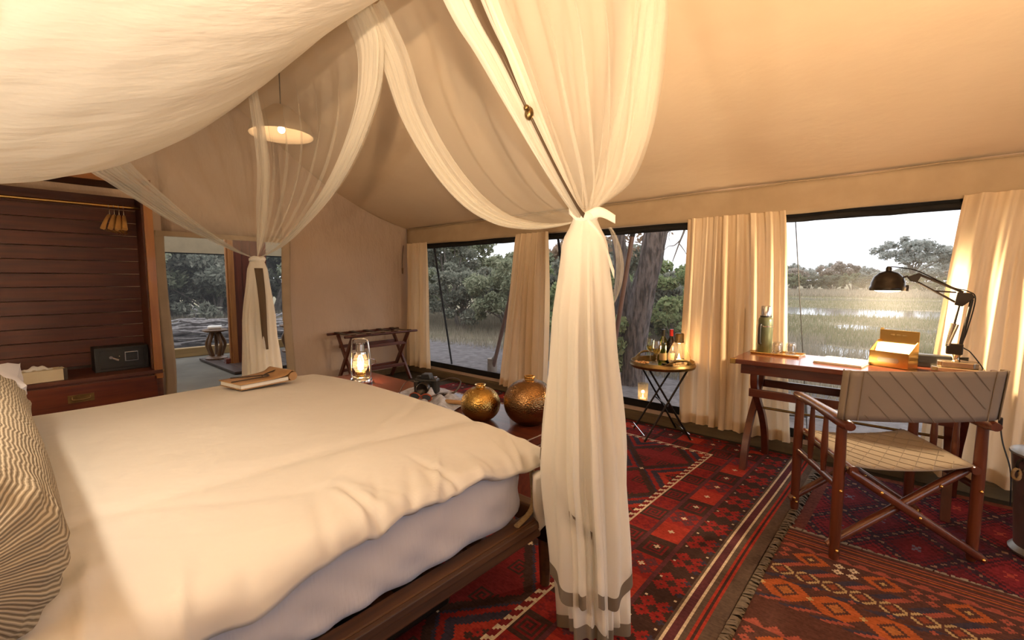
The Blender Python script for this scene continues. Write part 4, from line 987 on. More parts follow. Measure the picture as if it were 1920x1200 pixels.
# ================================================================ things on the desk
tr = thing('serving_tray', 'small rectangular brass tray under the thermos on the desk', 'tray', (-.735, 3.755, .79), radians(-4))
MB().box(-.155, .155, -.085, .085, 0, .006).build('plate', 'brass', tr, bevel=.002)
MB().tube([(-.155, -.085, .010), (.155, -.085, .010), (.155, .085, .010), (-.155, .085, .010)], .006, 6, closed=True).build('rim', 'brass', tr, smooth=60)
th = thing('thermos_flask', 'sage green thermos flask with steel cup lid on the desk', 'flask', (-.825, 3.765, .7965))
MB().lathe([(0, 0), (.046, 0), (.050, .006), (.050, .235), (.046, .252), (.038, .262), (0, .262)], 32).build('body', 'thermos', th, smooth=40)
MB().lathe([(.039, .262), (.039, .272), (0, .272)], 28).build('collar', 'blackp', th, smooth=40)
MB().lathe([(.037, .272), (.036, .338), (.032, .345), (0, .345)], 28).build('cup_lid', 'chrome', th, smooth=40)
a = 4.3
MB().tube(catmull([(.048 * cos(a), .048 * sin(a), .205), (.060 * cos(a), .060 * sin(a), .20), (.062 * cos(a), .062 * sin(a), .14), (.060 * cos(a), .060 * sin(a), .075), (.048 * cos(a), .048 * sin(a), .068)], 18), .010, 8).build('handle', 'blackp', th, smooth=60)
MB().lathe([(.051, .19), (.051, .20)], 28, cap=False).build('badge_band', 'pewter', th, smooth=40)
def tumbler(label, x, y):
    t = thing('tumbler', label, 'glass', (x, y, .7965))
    MB().lathe([(.036, 0), (.035, .06), (.030, .082), (.02, .088), (0, .088), (0, .080), (.027, .077), (.032, .058), (.033, 0)], 28).build('glass', 'glass', t, smooth=60)
tumbler('upturned clear tumbler nearest the window on the brass tray', -.655, 3.765); tumbler('upturned clear tumbler between thermos and the other glass', -.735, 3.735)
npd = thing('notepad', 'white writing pad lying on the desk', 'notepad', (-.335, 3.655, .79), radians(-8))
MB().box(-.13, .13, -.145, .145, 0, .006).build('cover', 'cream_box', npd); MB().box(-.127, .127, -.142, .142, .006, .014).build('pages', 'paper', npd)
lb = thing('letter_box', 'brass letter holder filled with white stationery on the desk', 'letter holder', (-.085, 3.70, .79), radians(-24))
MB().box(-.105, .105, -.060, -.057, 0, .096).build('front_plate', 'brass', lb, bevel=.001)
bp = MB().box(-.105, .105, .045, .048, 0, .225).build('back_plate', 'brass', lb, bevel=.001)
MB().box(-.105, .105, -.06, .048, 0, .003).build('base_plate', 'brass', lb)
for x in (-.105, .102):
    MB().prism([(-.06, 0), (.048, 0), (.048, .16), (.03, .16), (-.06, .096)], 0, x, x + .003).build('side_plate', 'brass', lb)
MB().box(-.104, -.085, .045, .049, .225, .235).build('finial', 'brass', bp, bevel=.002)
for k in range(3): MB().box(-.045 + k * .032, -.022 + k * .032, .0435, .0452, .192, .199).build('engraving', 'old_brass', bp)
MB().prism([(-.05, .03), (.05, .03), (.06, .045), (.05, .06), (-.05, .06), (-.06, .045)], 1, -.0625, -.0598).build('name_frame', 'pewter', lb)
for k in range(4): 
    o = MB().box(-.098, .098, -.001, .001, 0, .155 - .002 * k).build('stationery_sheet', 'paper', lb); o.location = (0, -.046 + .012 * (3 - k), .004); o.rotation_euler = (radians(-24), 0, 0)
bx = thing('device_box', 'flat black plastic box lying behind the brass letter holder', 'device', (.095, 3.825, .79))
MB().box(-.09, .09, -.03, .03, 0, .08).build('case', 'blackp', bx, bevel=.008); MB().box(-.07, -.02, -.031, -.029, .03, .04).build('port', 'safe', bx); MB().ball((-.075, -.031, .035), .004, 6).build('button', 'chrome', bx)
# desk lamp
lp = thing('desk_lamp', 'articulated nickel and black desk lamp with dome shade lit on the desk', 'lamp', (.205, 3.755, .79))
def rbox(mb, hx, hy, z0, z1, ch):
    mb.prism([(-hx + ch, -hy), (hx - ch, -hy), (hx, -hy + ch), (hx, hy - ch), (hx - ch, hy), (-hx + ch, hy), (-hx, hy - ch), (-hx, -hy + ch)], 2, z0, z1); return mb
rbox(MB(), .115, .085, 0, .028, .03).build('base_lower', 'pewter', lp, bevel=.005)
rbox(MB(), .09, .062, .028, .062, .022).build('base_upper', 'pewter', lp, bevel=.005)
MB().lathe([(.022, .06), (.018, .066), (.014, .078), (.018, .095), (.020, .10), (0, .10)], 20, (-.005, 0, 0)).build('pivot_post', 'pewter', lp, smooth=50)
MB().tube([(.0, -.0, .078), (.045, -.01, .078)], [.006, .011], 8).build('clamp_knob', 'iron', lp, smooth=50)
J1 = (-.02, 0, .15); J2 = (.015, 0, .42); J3 = (-.19, 0, .545)
MB().box(-.055, .02, -.016, .016, .10, .165).build('lower_joint', 'gun', lp, bevel=.006)
MB().tube([(-.045, 0, .14), (-.012, 0, .40)], .006, 8).build('lower_rod', 'gun', lp, smooth=60)
MB().tube([(.005, 0, .14), (.038, 0, .43)], .009, 8).build('lower_arm', 'gun', lp, smooth=60)
MB().tube([(-.050, 0, .145), (-.030, 0, .285)], [.010, .014], 10).build('spring_tube', 'pewter', lp, smooth=60)
MB().tube([(-.045, -.012, .15), (-.012, -.012, .28)], .007, 8).build('spring_tube', 'pewter', lp, smooth=60)
MB().prism([(-.035, .395), (.0, .385), (.05, .44), (.035, .465), (-.025, .47)], 1, -.014, .014).build('elbow_plate', 'gun', lp, bevel=.003)
MB().tube([(.0, 0, .468), (-.20, 0, .575)], .0075, 8).build('upper_arm', 'gun', lp, smooth=60)
MB().tube([(-.03, 0, .41), (-.215, 0, .535)], .0065, 8).build('upper_rod', 'gun', lp, smooth=60)
MB().tube([(-.03, 0, .468), (-.12, 0, .475)], .005, 8).build('upper_link', 'gun', lp, smooth=60)
MB().prism([(-.255, .56), (-.24, .535), (-.205, .525), (-.185, .575), (-.20, .585)], 1, -.013, .013).build('head_joint', 'gun', lp, bevel=.003)
MB().tube([(-.25, 0, .565), (-.285, 0, .555)], .006, 8).build('head_arm', 'gun', lp, smooth=60)
SC = (-.345, 0, .475)
sh = MB().lathe([(.092, .0), (.094, .006), (.094, .022), (.090, .026), (.087, .05), (.075, .085), (.052, .11), (.022, .122), (.016, .124), (.016, .14), (.010, .152), (0, .153), (0, .15), (.008, .12), (.05, .104), (.07, .08), (.082, .05), (.086, .02), (.087, .0)], 36, SC).build('shade', 'gun', lp, smooth=50)
MB().box(SC[0] + .088, SC[0] + .102, -.008, .008, SC[2] - .004, SC[2] + .035).build('shade_clip', 'iron', sh, bevel=.002)
MB().lathe([(0, -.012), (.05, -.008), (.078, .004), (.08, .012), (0, .016)], 28, SC).build('lens', 'bulb', lp, smooth=180)
point_light('desk_bulb', (SC[0], 0, SC[2] - .05), LAMP_DESK, .05, (1, .75, .45), lp)
P = catmull([(SC[0] + .01, 0, SC[2] + .15), (-.27, 0, .615), (-.20, 0, .592), (-.05, 0, .50), (.02, 0, .475), (.052, 0, .43), (.03, 0, .25), (.015, 0, .155), (.05, .0, .12), (.10, .0, .045), (.115, -.02, .01), (.135, -.06, .006), (.155, -.14, -.03), (.165, -.10, -.16), (.185, -.10, -.26), (.20, -.12, -.36), (.235, -.15, -.50), (.25, -.12, -.70)], 110)
MB().tube(P, .0035, 6).build('power_cord', 'rubber_black', lp, smooth=60)
MB().box(.176, .194, -.112, -.088, -.29, -.22).build('inline_switch', 'blackp', lp, bevel=.004)
# ================================================================ things on the tray table
TZ = .608
def bottle(label, x, y, mg, mf, ml):
    t = thing('wine_bottle', label, 'bottle', (x, y, TZ))
    MB().lathe([(0, .004), (.034, 0), (.0375, .006), (.0375, .185), (.034, .205), (.017, .24), (.0145, .25), (.0145, .262)], 24).build('bottle_glass', mg, t, smooth=50)
    MB().lathe([(.0152, .245), (.0152, .295), (.0165, .297), (.0165, .305), (0, .306)], 20).build('foil_capsule', mf, t, smooth=50)
    MB().grid(lambda u, v: (.0384 * cos(4.2 + 1.9 * u), .0384 * sin(4.2 + 1.9 * u), .045 + .06 * v), 12, 1).build('paper_label', ml, t, smooth=180, fix=False)
bottle('green white wine bottle with dark foil on the tray table', -1.592, 3.735, 'green_glass', 'dark_foil', 'label')
bottle('dark red wine bottle with red foil on the tray table', -1.545, 3.79, 'red_wine', 'red_foil', 'label')
def wineglass(label, x, y):
    t = thing('wine_glass', label, 'glass', (x, y, TZ))
    MB().lathe([(0, .002), (.034, 0), (.034, .003), (.005, .008), (.004, .09), (.012, .098), (.032, .12), (.040, .15), (.038, .185), (.034, .215), (.033, .215), (.036, .185), (.038, .15), (.030, .122), (.008, .101), (0, .10)], 28).build('glass', 'glass', t, smooth=60)
    MB().lathe([(0, .103), (.010, .104), (.029, .123), (.036, .148), (0, .148)], 24).build('wine', 'wine', t, smooth=60)
wineglass('tall wine glass farther left on the tray table', -1.715, 3.76); wineglass('wine glass half full of white wine before the green bottle', -1.605, 3.64)
tl = thing('table_lantern', 'amber glass teardrop lantern glowing on the tray table', 'lantern', (-1.455, 3.74, TZ))
MB().lathe([(.055, .0), (.060, .01), (.060, .018), (0, .02)], 24).build('base', 'old_brass', tl, smooth=50)
MB().lathe([(.055, .018), (.085, .045), (.093, .08), (.082, .13), (.058, .175), (.038, .205), (.034, .215)], 28, cap=False).build('glass_globe', 'amber_glass', tl, smooth=60)
MB().lathe([(.037, .205), (.036, .275), (.03, .282), (0, .283)], 20).build('cap', 'old_brass', tl, smooth=50)
MB().lathe([(.022, .02), (.022, .06), (0, .06)], 16).build('candle', 'wax', tl, smooth=50)
MB().lathe([(0, .062), (.010, .075), (.007, .092), (0, .115)], 12).build('flame', 'flame', tl, smooth=180)
for a in (0, 1.57, 3.14, 4.71): MB().tube([(.06 * cos(a), .06 * sin(a), .015), (.096 * cos(a), .096 * sin(a), .08), (.06 * cos(a), .06 * sin(a), .178), (.038 * cos(a), .038 * sin(a), .215)], .002, 5).build('cage_wire', 'old_brass', tl)
point_light('table_lantern_flame', (0, 0, .14), LAMP_TABLE_LANTERN, .03, WARM, tl)
sd = thing('snack_dish', 'shallow oval dish of roasted nuts on the tray table', 'dish', (-1.735, 3.60, TZ), .7)
MB().lathe([(0, 0), (.05, 0), (.075, .022), (.072, .022), (.05, .006), (0, .006)], 24).build('dish', 'pewter', sd, smooth=50).scale = (1.2, .8, 1)
mb = MB(); r = random.Random(4)
for k in range(60):
    a = r.uniform(0, 6.28); q = .058 * sqrt(r.random()); mb.ball((q * cos(a) * 1.2, q * sin(a) * .8, .018 + .010 * r.random()), .009, 4, (1.2, 1, .8))
tag(mb.build('nuts', 'nuts', sd, smooth=180), kind='stuff')
jr = thing('small_jar', 'small dark lidded jar at the front of the tray table', 'jar', (-1.50, 3.555, TZ))
MB().lathe([(0, 0), (.022, 0), (.024, .005), (.024, .035), (.018, .04), (0, .04)], 18).build('jar', 'red_wine', jr, smooth=50); MB().lathe([(.021, .04), (.021, .05), (0, .051)], 18).build('lid', 'iron', jr, smooth=50)
jr = thing('small_bowl', 'small amber glass bowl beside the dark jar on the tray table', 'bowl', (-1.43, 3.60, TZ))
MB().lathe([(0, 0), (.02, 0), (.036, .02), (.040, .04), (.037, .04), (.033, .021), (0, .005)], 22).build('bowl', 'amber_glass', jr, smooth=50)
# candle jar standing outside the window
cj = thing('candle_jar', 'tall glass candle jar glowing on the sand outside the tree window', 'candle', (-2.385, 5.05, -.15))
MB().lathe([(0, 0), (.052, 0), (.055, .01), (.062, .25), (.058, .25), (.050, .015), (0, .012)], 24).build('glass_jar', 'amber_glass', cj, smooth=50)
MB().lathe([(.035, .012), (.035, .07), (0, .07)], 16).build('candle', 'wax', cj, smooth=50)
MB().lathe([(0, .072), (.008, .085), (.006, .105), (0, .125)], 12).build('flame', 'candle_flame', cj, smooth=180)
point_light('candle_jar_flame', (0, 0, .13), LAMP_CANDLE, .02, WARM, cj)
# ================================================================ things on the trunks
def vase(label, x, y, R, h, m):
    t = thing('metal_vase', label, 'vase', (x, y, .4325))
    P = [(0, 0), (R * .46, 0)]
    for i in range(4, 30):
        a = pi * i / 31.5; P.append((R * sin(a) ** .88, h * .95 * (1 - cos(a)) / 2 - h * .95 * .038))
    P += [(.029, P[-1][1] + h * .012), (.029, h * .965), (.025, h * .965), (.025, h * .9), (0, h * .88)]
    MB().lathe(P, 48).build('vessel', m, t, smooth=60)
    MB().lathe([(.032, h * .912), (.031, h * .95), (.036, h * .972), (.035, h * .985), (.027, h * .98), (.026, h * .93)], 28, cap=False).build('neck_ring', 'brass', t, smooth=50)
vase('smaller hammered gold vase on the dark trunk', -2.065, 2.02, .128, .235, 'gold')
vase('larger hammered bronze vase on the dark trunk beside the net', -1.785, 2.175, .162, .305, 'bronze')
ln = thing('kerosene_lantern', 'lit silver kerosene lantern on the lantern-reddened trunk', 'lantern', (-3.60, 2.06, .4325), .5); ln.scale = (1.1,) * 3
MB().lathe([(0, 0), (.082, 0), (.088, .008), (.085, .035), (.070, .052), (.04, .06), (0, .06)], 28).build('fuel_tank', 'chrome', ln, smooth=45)
MB().lathe([(.035, .06), (.04, .07), (.045, .085), (.04, .095), (0, .095)], 20).build('burner', 'brass', ln, smooth=45)
MB().lathe([(.040, .092), (.055, .12), (.060, .15), (.052, .20), (.040, .235)], 24, cap=False).build('glass_globe', 'amber_glass', ln, smooth=60)
MB().lathe([(.052, .235), (.05, .25), (.035, .258), (.032, .31), (.04, .315), (.04, .325), (0, .328)], 20).build('chimney', 'chrome', ln, smooth=45)
for s in (-1, 1):
    MB().tube(catmull([(s * .075, 0, .03), (s * .085, 0, .09), (s * .082, 0, .20), (s * .068, 0, .33), (s * .05, 0, .352), (0, 0, .355)], 20), .008, 8).build('side_tube', 'chrome', ln, smooth=60)
MB().tube(catmull([(-.082, 0, .20), (-.10, .05, .18), (-.06, .11, .14), (0, .125, .12), (.06, .11, .14), (.10, .05, .18), (.082, 0, .20)], 24), .003, 6).build('bail_handle', 'chrome', ln, smooth=60)
MB().lathe([(0, .098), (.022, .112), (.020, .140), (.008, .175), (0, .195)], 12).build('flame', 'flame', ln, smooth=180)
for z in (.13, .19): MB().tube([(.066 * cos(a), .066 * sin(a), z) for a in np.linspace(0, 2 * pi, 20)[:-1]], .0018, 5, closed=True).build('globe_guard', 'chrome', ln)
point_light('kerosene_flame', (0, 0, .15), LAMP_LANTERN, .03, WARM, ln)
# scarf
sc = thing('scarf', 'crumpled grey printed scarf under the camera on the dark trunk', 'scarf', (-2.68, 2.11, .4325), -.10)
def scf(u, v):
    a = u * 2 - 1; b = v * 2 - 1; k = max(0, 1 - a * a) * max(0, 1 - b * b)
    z = .012 + .034 * k * (1 + .7 * sin(9 * u + 4 * sin(5 * v)) + .5 * sin(13 * v + 3 * u)) + .018 * sin(21 * u + 8 * v) * k ** .5
    return (a * .36 + .05 * sin(5 * v + 1), b * .20 + .04 * sin(6 * u), max(.004, z))
MB().grid(scf, 60, 40).build('fabric', 'scarf', sc, smooth=180, fix=False, solid=.004)
cm = thing('camera', 'black camera with strap lying on the grey scarf', 'camera', (-2.76, 2.13, .470), .55); cm.scale = (1.35,) * 3
MB().box(-.068, .068, -.03, .03, 0, .085).build('body', 'blackp', cm, bevel=.010)
MB().box(-.062, -.032, -.05, -.02, 0, .080).build('hand_grip', 'blackp', cm, bevel=.010)
MB().prism([(-.032, .083), (.032, .083), (.022, .112), (-.022, .112)], 1, -.03, .028).build('viewfinder_hump', 'blackp', cm, bevel=.004)
l_ = MB().lathe([(.034, 0), (.036, .02), (.036, .06), (.032, .065), (.030, .062), (0, .05)], 24).build('lens', 'gun', cm, smooth=45); l_.location = (.006, -.03, .042); l_.rotation_euler = (radians(90), 0, 0)
MB().lathe([(.014, .085), (.014, .096), (0, .097)], 16, (-.045, 0, 0)).build('mode_dial', 'gun', cm, smooth=45)
MB().lathe([(.010, .085), (.010, .094), (0, .095)], 16, (.05, 0, 0)).build('shutter_dial', 'chrome', cm, smooth=45)
P = catmull([(-.07, 0, .07), (-.12, -.02, .06), (-.14, -.06, .0), (-.08, -.10, -.015), (.0, -.09, -.01), (.08, -.05, .0), (.16, .0, .01), (.18, .06, .06), (.13, .05, .08), (.07, 0, .07)], 50)
MB().tube(P, .006, 6, flat=.35).build('strap', 'leather_dark', cm, smooth=60)
sg = thing('sunglasses', 'dark sunglasses with orange-red rims on the scarf before the camera', 'sunglasses', (-2.63, 1.97, .462), .35); sg.scale = (1.3,) * 3
M['rim_red'] = mat('orange_red_rim', (.40, .06, .02), (.22, .06, .03), rough=.3, scale=40)
M['lens_grey'] = mat('smoked_lens', (.05, .06, .07), (.07, .08, .09), rough=.1)
for s in (-1, 1):
    rim_ = [(s * .038 + .030 * cos(a), .003 * cos(a), .022 + .020 * sin(a)) for a in np.linspace(0, 2 * pi, 18)[:-1]]
    MB().tube(rim_, .004, 6, closed=True).build('rim', 'rim_red', sg, smooth=60)
    lm = MB(); lm.v = rim_; lm.f = [tuple(range(len(rim_)))]; lm.build('lens', 'lens_grey', sg)
    MB().tube(catmull([(s * .068, 0, .030), (s * .074, .06, .030), (s * .072, .12, .022), (s * .070, .14, .006)], 14), .004, 6).build('temple_arm', 'leather_dark', sg, smooth=60)
MB().tube([(-.010, 0, .028), (0, -.003, .032), (.010, 0, .028)], .003, 6).build('bridge', 'rim_red', sg, smooth=60)
gc = thing('glasses_case', 'orange brown leather spectacle case on the scarf by the gold vase', 'case', (-2.42, 2.11, .445), .4)
MB().tube([(-.075, 0, .018), (-.068, 0, .018), (.068, 0, .018), (.075, 0, .018)], [.010, .024, .024, .010], 12, flat=.65).build('case', 'leather', gc, smooth=60)
MB().tube([(-.06, -.016, .024), (.06, -.016, .024)], .003, 6).build('seam', 'rim_red', gc)
# ================================================================ journal on the bed
jn = thing('leather_journal', 'tan leather wrap journal with rolled spine lying on the duvet', 'book', (-2.90, .985, .722), radians(100))
MB().box(-.15, .13, -.11, .11, .004, .026).build('pages', 'paper', jn, bevel=.003)
def cov(u, v):
    x = -.155 + .33 * u; z = .030 + .010 * sm(.5, .95, u) + .022 * exp(-((u - .92) / .07) ** 2)
    return (x, -.118 + .236 * v, z)
MB().grid(cov, 26, 6).build('cover_flap', 'leather', jn, smooth=180, fix=False, solid=.004)
MB().tube([(.155, -.118, .026), (.155, .118, .026)], .026, 14).build('rolled_spine', 'leather', jn, smooth=60)
MB().box(-.153, .16, -.116, .116, 0, .004).build('back_cover', 'leather', jn)
for L in ([(-.155, -.02, .036), (-.05, -.03, .037), (.03, -.05, .040), (.06, -.01, .040), (.0, .03, .038), (-.10, .10, .036)], [(.02, -.02, .041), (.08, .02, .045), (.16, .03, .056)]):
    MB().tube(catmull(L, 20), .0035, 6).build('thong', 'leather_dark', jn, smooth=60)
# ================================================================ lamps outside the picture; the roof spot is an added one
M['shade'] = cloth('linen_lampshade', (.85, .72, .52), transl=.55, bump=0)
def shaded_lamp(name, label, loc, h, r, power, stem='brass', col=WARM_BED):
    t = thing(name, label, 'lamp', loc)
    MB().lathe([(0, 0), (r * .6, 0), (r * .6, .015), (.02, .03), (.014, .06), (.014, h - .12), (0, h - .12)], 24).build('stand', stem, t, smooth=45)
    MB().lathe([(r, h - .14), (r * .72, h + .12)], 32, cap=False).build('lamp_shade', 'shade', t, smooth=60)
    MB().ball((0, 0, h - .05), .03, 8).build('bulb', 'bulb', t, smooth=180)
    point_light(name + '_bulb', (0, 0, h - .01), power, .06, col, t); return t
def bedside(label, x, y):
    t = thing('bedside_table', label, 'table', (x, y, 0))
    MB().box(-.22, .22, -.20, .20, .52, .55).build('table_top', 'mahog', t, bevel=.004); MB().box(-.20, .20, -.18, .18, .12, .15).build('shelf', 'mahog', t)
    for sx in (-.19, .19):
        for sy in (-.17, .17): MB().box(sx - .02, sx + .02, sy - .02, sy + .02, 0, .52).build('leg', 'mahog_z', t)
bedside('dark bedside table on the near side of the bed head', -.86, -.52); bedside('dark bedside table on the far side of the bed head', -3.62, -.82)
shaded_lamp('washroom_lamp', 'small linen shaded lamp standing inside the washroom', (-6.3, .75, 0), 1.35, .13, LAMP_WASHROOM)
tag(MB().box(-3.24, -1.15, -.74, -.66, .011, 1.02).build('headboard', 'mahog', bevel=.01), 'dark wooden headboard panel behind the striped bolster', 'headboard')
t = thing('reading_pendant', 'linen shaded reading pendant hanging inside the canopy over the bed head', 'lamp', (-1.50, -.27, 1.72))
MB().lathe([(.13, -.06), (.09, .14)], 32, cap=False).build('lamp_shade', 'shade', t, smooth=60)
MB().ball((0, 0, .04), .028, 8).build('bulb', 'bulb', t, smooth=180)
MB().tube([(0, 0, .06), (0, 0, .42)], .004, 6).build('cord', 'leather_dark', t)
point_light('reading_pendant_bulb', (0, 0, .0), LAMP_HEADBOARD, .05, WARM_BED, t)
shaded_lamp('bedside_lamp', 'brass bedside lamp with linen shade on the far bedside table', (-3.62, -.82, .55), .52, .15, LAMP_BEDSIDE_FAR)
def add_roof_spot(label, loc, h, power, aim):
    t = thing('added_roof_spot', label, 'lamp', loc)
    MB().lathe([(0, 0), (.15, 0), (.15, .02), (.02, .035), (.014, .06), (.014, h - .10), (0, h - .10)], 28).build('stand', 'old_brass', t, smooth=45)
    d = (Vector(aim) - Vector((loc[0], loc[1], loc[2] + h))).normalized(); q = d.to_track_quat('Z', 'Y')
    o = MB().lathe([(0, -.12), (.05, -.12), (.09, -.06), (.12, .06), (.118, .06), (.085, -.055), (0, -.10)], 28).build('spot_head', 'old_brass', t, smooth=45); o.location = (0, 0, h); o.rotation_mode = 'QUATERNION'; o.rotation_quaternion = q
    ld = bpy.data.lights.new('spot_bulb', 'SPOT'); ld.energy = power; ld.color = WARM; ld.spot_size = radians(96); ld.spot_blend = .7; ld.shadow_soft_size = .06
    o = bpy.data.objects.new('spot_bulb', ld); C.objects.link(o); o.parent = t; o.location = Vector((0, 0, h)) + d * .065; o.rotation_mode = 'QUATERNION'; o.rotation_quaternion = d.to_track_quat('-Z', 'Y')
add_roof_spot('added unseen brass spot lamp that lights the tent roof', (1.25, -1.25, 0), 1.15, ADDED_ROOF_LIGHT, (-.35, 1.6, 4.3))  # spot added behind the camera only to brighten the window-side roof slope
M['card_shade'] = cloth('amber_card_lampshade', (.75, .62, .45), transl=.45, bump=0)
t = thing('bedside_lamp', 'brass bedside lamp with amber card shade on the near bedside table', 'lamp', (-.86, -.52, .55))
MB().lathe([(0, 0), (.08, 0), (.08, .015), (.02, .03), (.014, .06), (.014, .26), (0, .26)], 24).build('stand', 'brass', t, smooth=45)
MB().lathe([(.15, .22), (.11, .40)], 32, cap=False).build('lamp_shade', 'card_shade', t, smooth=60, solid=.003)
MB().ball((0, 0, .31), .025, 8).build('bulb', 'bulb', t, smooth=180)
point_light('bedside_lamp_bulb', (0, 0, .385), LAMP_BEDSIDE_NEAR, .05, WARM_BED, t)
# ================================================================ outdoors
GZ = -.15
def ground_mat():
    m, n, l, p = newmat('sand_and_dry_grass'); p.inputs['Roughness'].default_value = 1; p.inputs['Specular IOR Level'].default_value = .05
    v = coords(n, l); big = noise(n, l, v, .22, 5); fine = noise(n, l, v, 9, 6); md = noise(n, l, v, 1.3, 6)
    sand = ramp(n, l, fine, [(.3, (.10, .09, .09)), (.7, (.18, .165, .17))])
    grass = ramp(n, l, md, [(.3, (.16, .155, .09)), (.5, (.24, .21, .145)), (.7, (.30, .25, .19))])
    sx = n.new('ShaderNodeSeparateXYZ'); l.new(v, sx.inputs[0])
    a = n.new('ShaderNodeMath'); a.operation = 'MULTIPLY_ADD'; l.new(big, a.inputs[0]); a.inputs[1].default_value = 3.0; l.new(sx.outputs['Y'], a.inputs[2])
    mr = n.new('ShaderNodeMapRange'); mr.inputs[1].default_value = 8.5; mr.inputs[2].default_value = 9.6; l.new(a.outputs[0], mr.inputs[0])
    mx = n.new('ShaderNodeMix'); mx.data_type = 'RGBA'; l.new(mr.outputs[0], mx.inputs[0]); l.new(sand, mx.inputs[6]); l.new(grass, mx.inputs[7])
    l.new(mx.outputs[2], p.inputs['Base Color']); l.new(bumpn(n, l, fine, .6, .03), p.inputs['Normal']); return m
struct(MB().box(-260, 260, -160, 320, GZ - .1, GZ).build('ground', ground_mat()))
M['water'] = mat('still_water', (.10, .12, .13), (.14, .15, .15), rough=.06, spec=1.0, scale=.5, bump=.05, bscale=3, bdist=.02)
def pond(label, cx, cy, rx, ry, seed):
    r = random.Random(seed); ph = [r.uniform(0, 6) for _ in range(4)]; P = []
    for k in range(64):
        a = 2 * pi * k / 64; q = 1 + .18 * sin(3 * a + ph[0]) + .12 * sin(5 * a + ph[1]) + .08 * sin(9 * a + ph[2]); P.append((cx + rx * q * cos(a), cy + ry * q * sin(a)))
    tag(MB().prism(P, 2, GZ - .02, GZ + .012).build('pond', 'water'), label, 'water')
pond('pale pool of water nearest the tent seen past the brass letter holder', -1.4, 11.0, 2.6, 1.6, 1)
pond('long strip of bright water crossing the middle of the marsh', -2, 26.0, 15, 3.2, 2)
pond('small bright pool in the grass nearer than the long water strip', -.6, 17.5, 1.5, .9, 3)
pond('thin far sliver of water below the distant trees', -6, 42, 9, 2.4, 4)
# leaf helpers
def leaf_quads(rg, P, size, asp=.42):
    n = len(P); a = rg.normal(size=(n, 3)); a /= np.linalg.norm(a, axis=1)[:, None]; b = rg.normal(size=(n, 3)); b = np.cross(a, b); b /= np.linalg.norm(b, axis=1)[:, None]
    s = size * (0.6 + .8 * rg.random((n, 1))); a = a * s; b = b * s * asp
    V = np.stack([P - a, P + b * 1.0, P + a, P - b * 1.0], 1).reshape(-1, 3); F = np.arange(4 * n).reshape(-1, 4); return V, F
def blobs(rg, centers, rad, per):
    out = []
    for c, r in zip(centers, rad):
        d = rg.normal(size=(per, 3)); d /= np.linalg.norm(d, axis=1)[:, None]; q = r * rg.random((per, 1)) ** .45
        out.append(np.array(c) + d * q * np.array([1, 1, .8]))
    return np.concatenate(out)
M['leaf_olive'] = leafmat('olive_bush_leaf', (.15, .17, .11), (.26, .28, .18), (.38, .38, .27))
M['leaf_grey'] = leafmat('grey_green_leaf', (.14, .15, .12), (.22, .23, .18), (.32, .31, .25))
M['leaf_bright'] = leafmat('fresh_green_leaf', (.14, .19, .09), (.26, .31, .15), (.38, .40, .22))
M['leaf_russet'] = leafmat('russet_tree_leaf', (.26, .17, .11), (.36, .26, .18), (.42, .31, .22))
M['twig'] = mat('grey_twig_bark', (.22, .19, .165), (.13, .11, .095), rough=.95, scale=20)
M['bark'] = mat('rough_tree_bark', (.13, .105, .098), (.038, .030, .029), rough=.95, scale=5, stretch=(5, 5, 1.1), bump=1.0, bscale=5, bdist=.05, lo=.42, hi=.60)
def bush_proto(rg, w, h, ncl, per, size, m, stems=7, zmin=.25):
    t = bpy.data.objects.new('bush', None); C.objects.link(t); mb = MB(); cs = []; rs = []
    for k in range(ncl):
        a = rg.uniform(0, 2 * pi); q = w / 2 * sqrt(rg.random()); z = h * (zmin + (1 - zmin) * rg.random() ** .8) * (1 - .35 * (q / (w / 2)) ** 2)
        cs.append((q * cos(a), q * sin(a), z)); rs.append(rg.uniform(.16, .34) * (w + h) / 5)
    for k in range(min(stems * 2, ncl)):
        c = cs[k]; b = (c[0] * .12, c[1] * .12, -.02)
        mb.tube(catmull([b, (c[0] * .3 + rg.normal() * .08, c[1] * .3 + rg.normal() * .08, c[2] * .4), (c[0] * .75, c[1] * .75, c[2] * .8), c], 8), [.05 * h / 3 * (1 - .1 * i) for i in range(9)], 5)
    mb.build('stems', 'twig', t, smooth=60)
    V, F = leaf_quads(rg, blobs(rg, cs, rs, per), size); o = fastmesh('foliage', V, F, M[m], t); o['kind'] = 'stuff'; return t
rg = np.random.default_rng(3)
prA = bush_proto(rg, 3.2, 3.0, 46, 260, .075, 'leaf_olive'); prB = bush_proto(rg, 3.0, 2.4, 42, 260, .07, 'leaf_grey'); prC = bush_proto(rg, 2.2, 1.9, 36, 220, .07, 'leaf_bright')
prD = bush_proto(rg, 2.6, 4.2, 44, 240, .08, 'leaf_grey', zmin=.45); prR = bush_proto(rg, 3.0, 2.6, 40, 200, .09, 'leaf_russet', zmin=.4)
used = set()
def place(pr, label, x, y, s, rz, cat='bush', group=None, name='leafy_bush', sz=None):
    if pr.name not in used: o = pr; used.add(pr.name)
    else: o = copy_tree(pr)
    o.name = name; used.add(o.name); o.location = (x, y, GZ); o.scale = (s, s, sz or s); o.rotation_euler = (0, 0, rz)
    for k in ('label', 'category', 'group'):
        if k in o: del o[k]
    tag(o, label, cat, group); return o
gb = 'bushes in the thicket beyond the corner window'; r = random.Random(5)
LB = 'dense shrub in the thicket seen through the corner window'
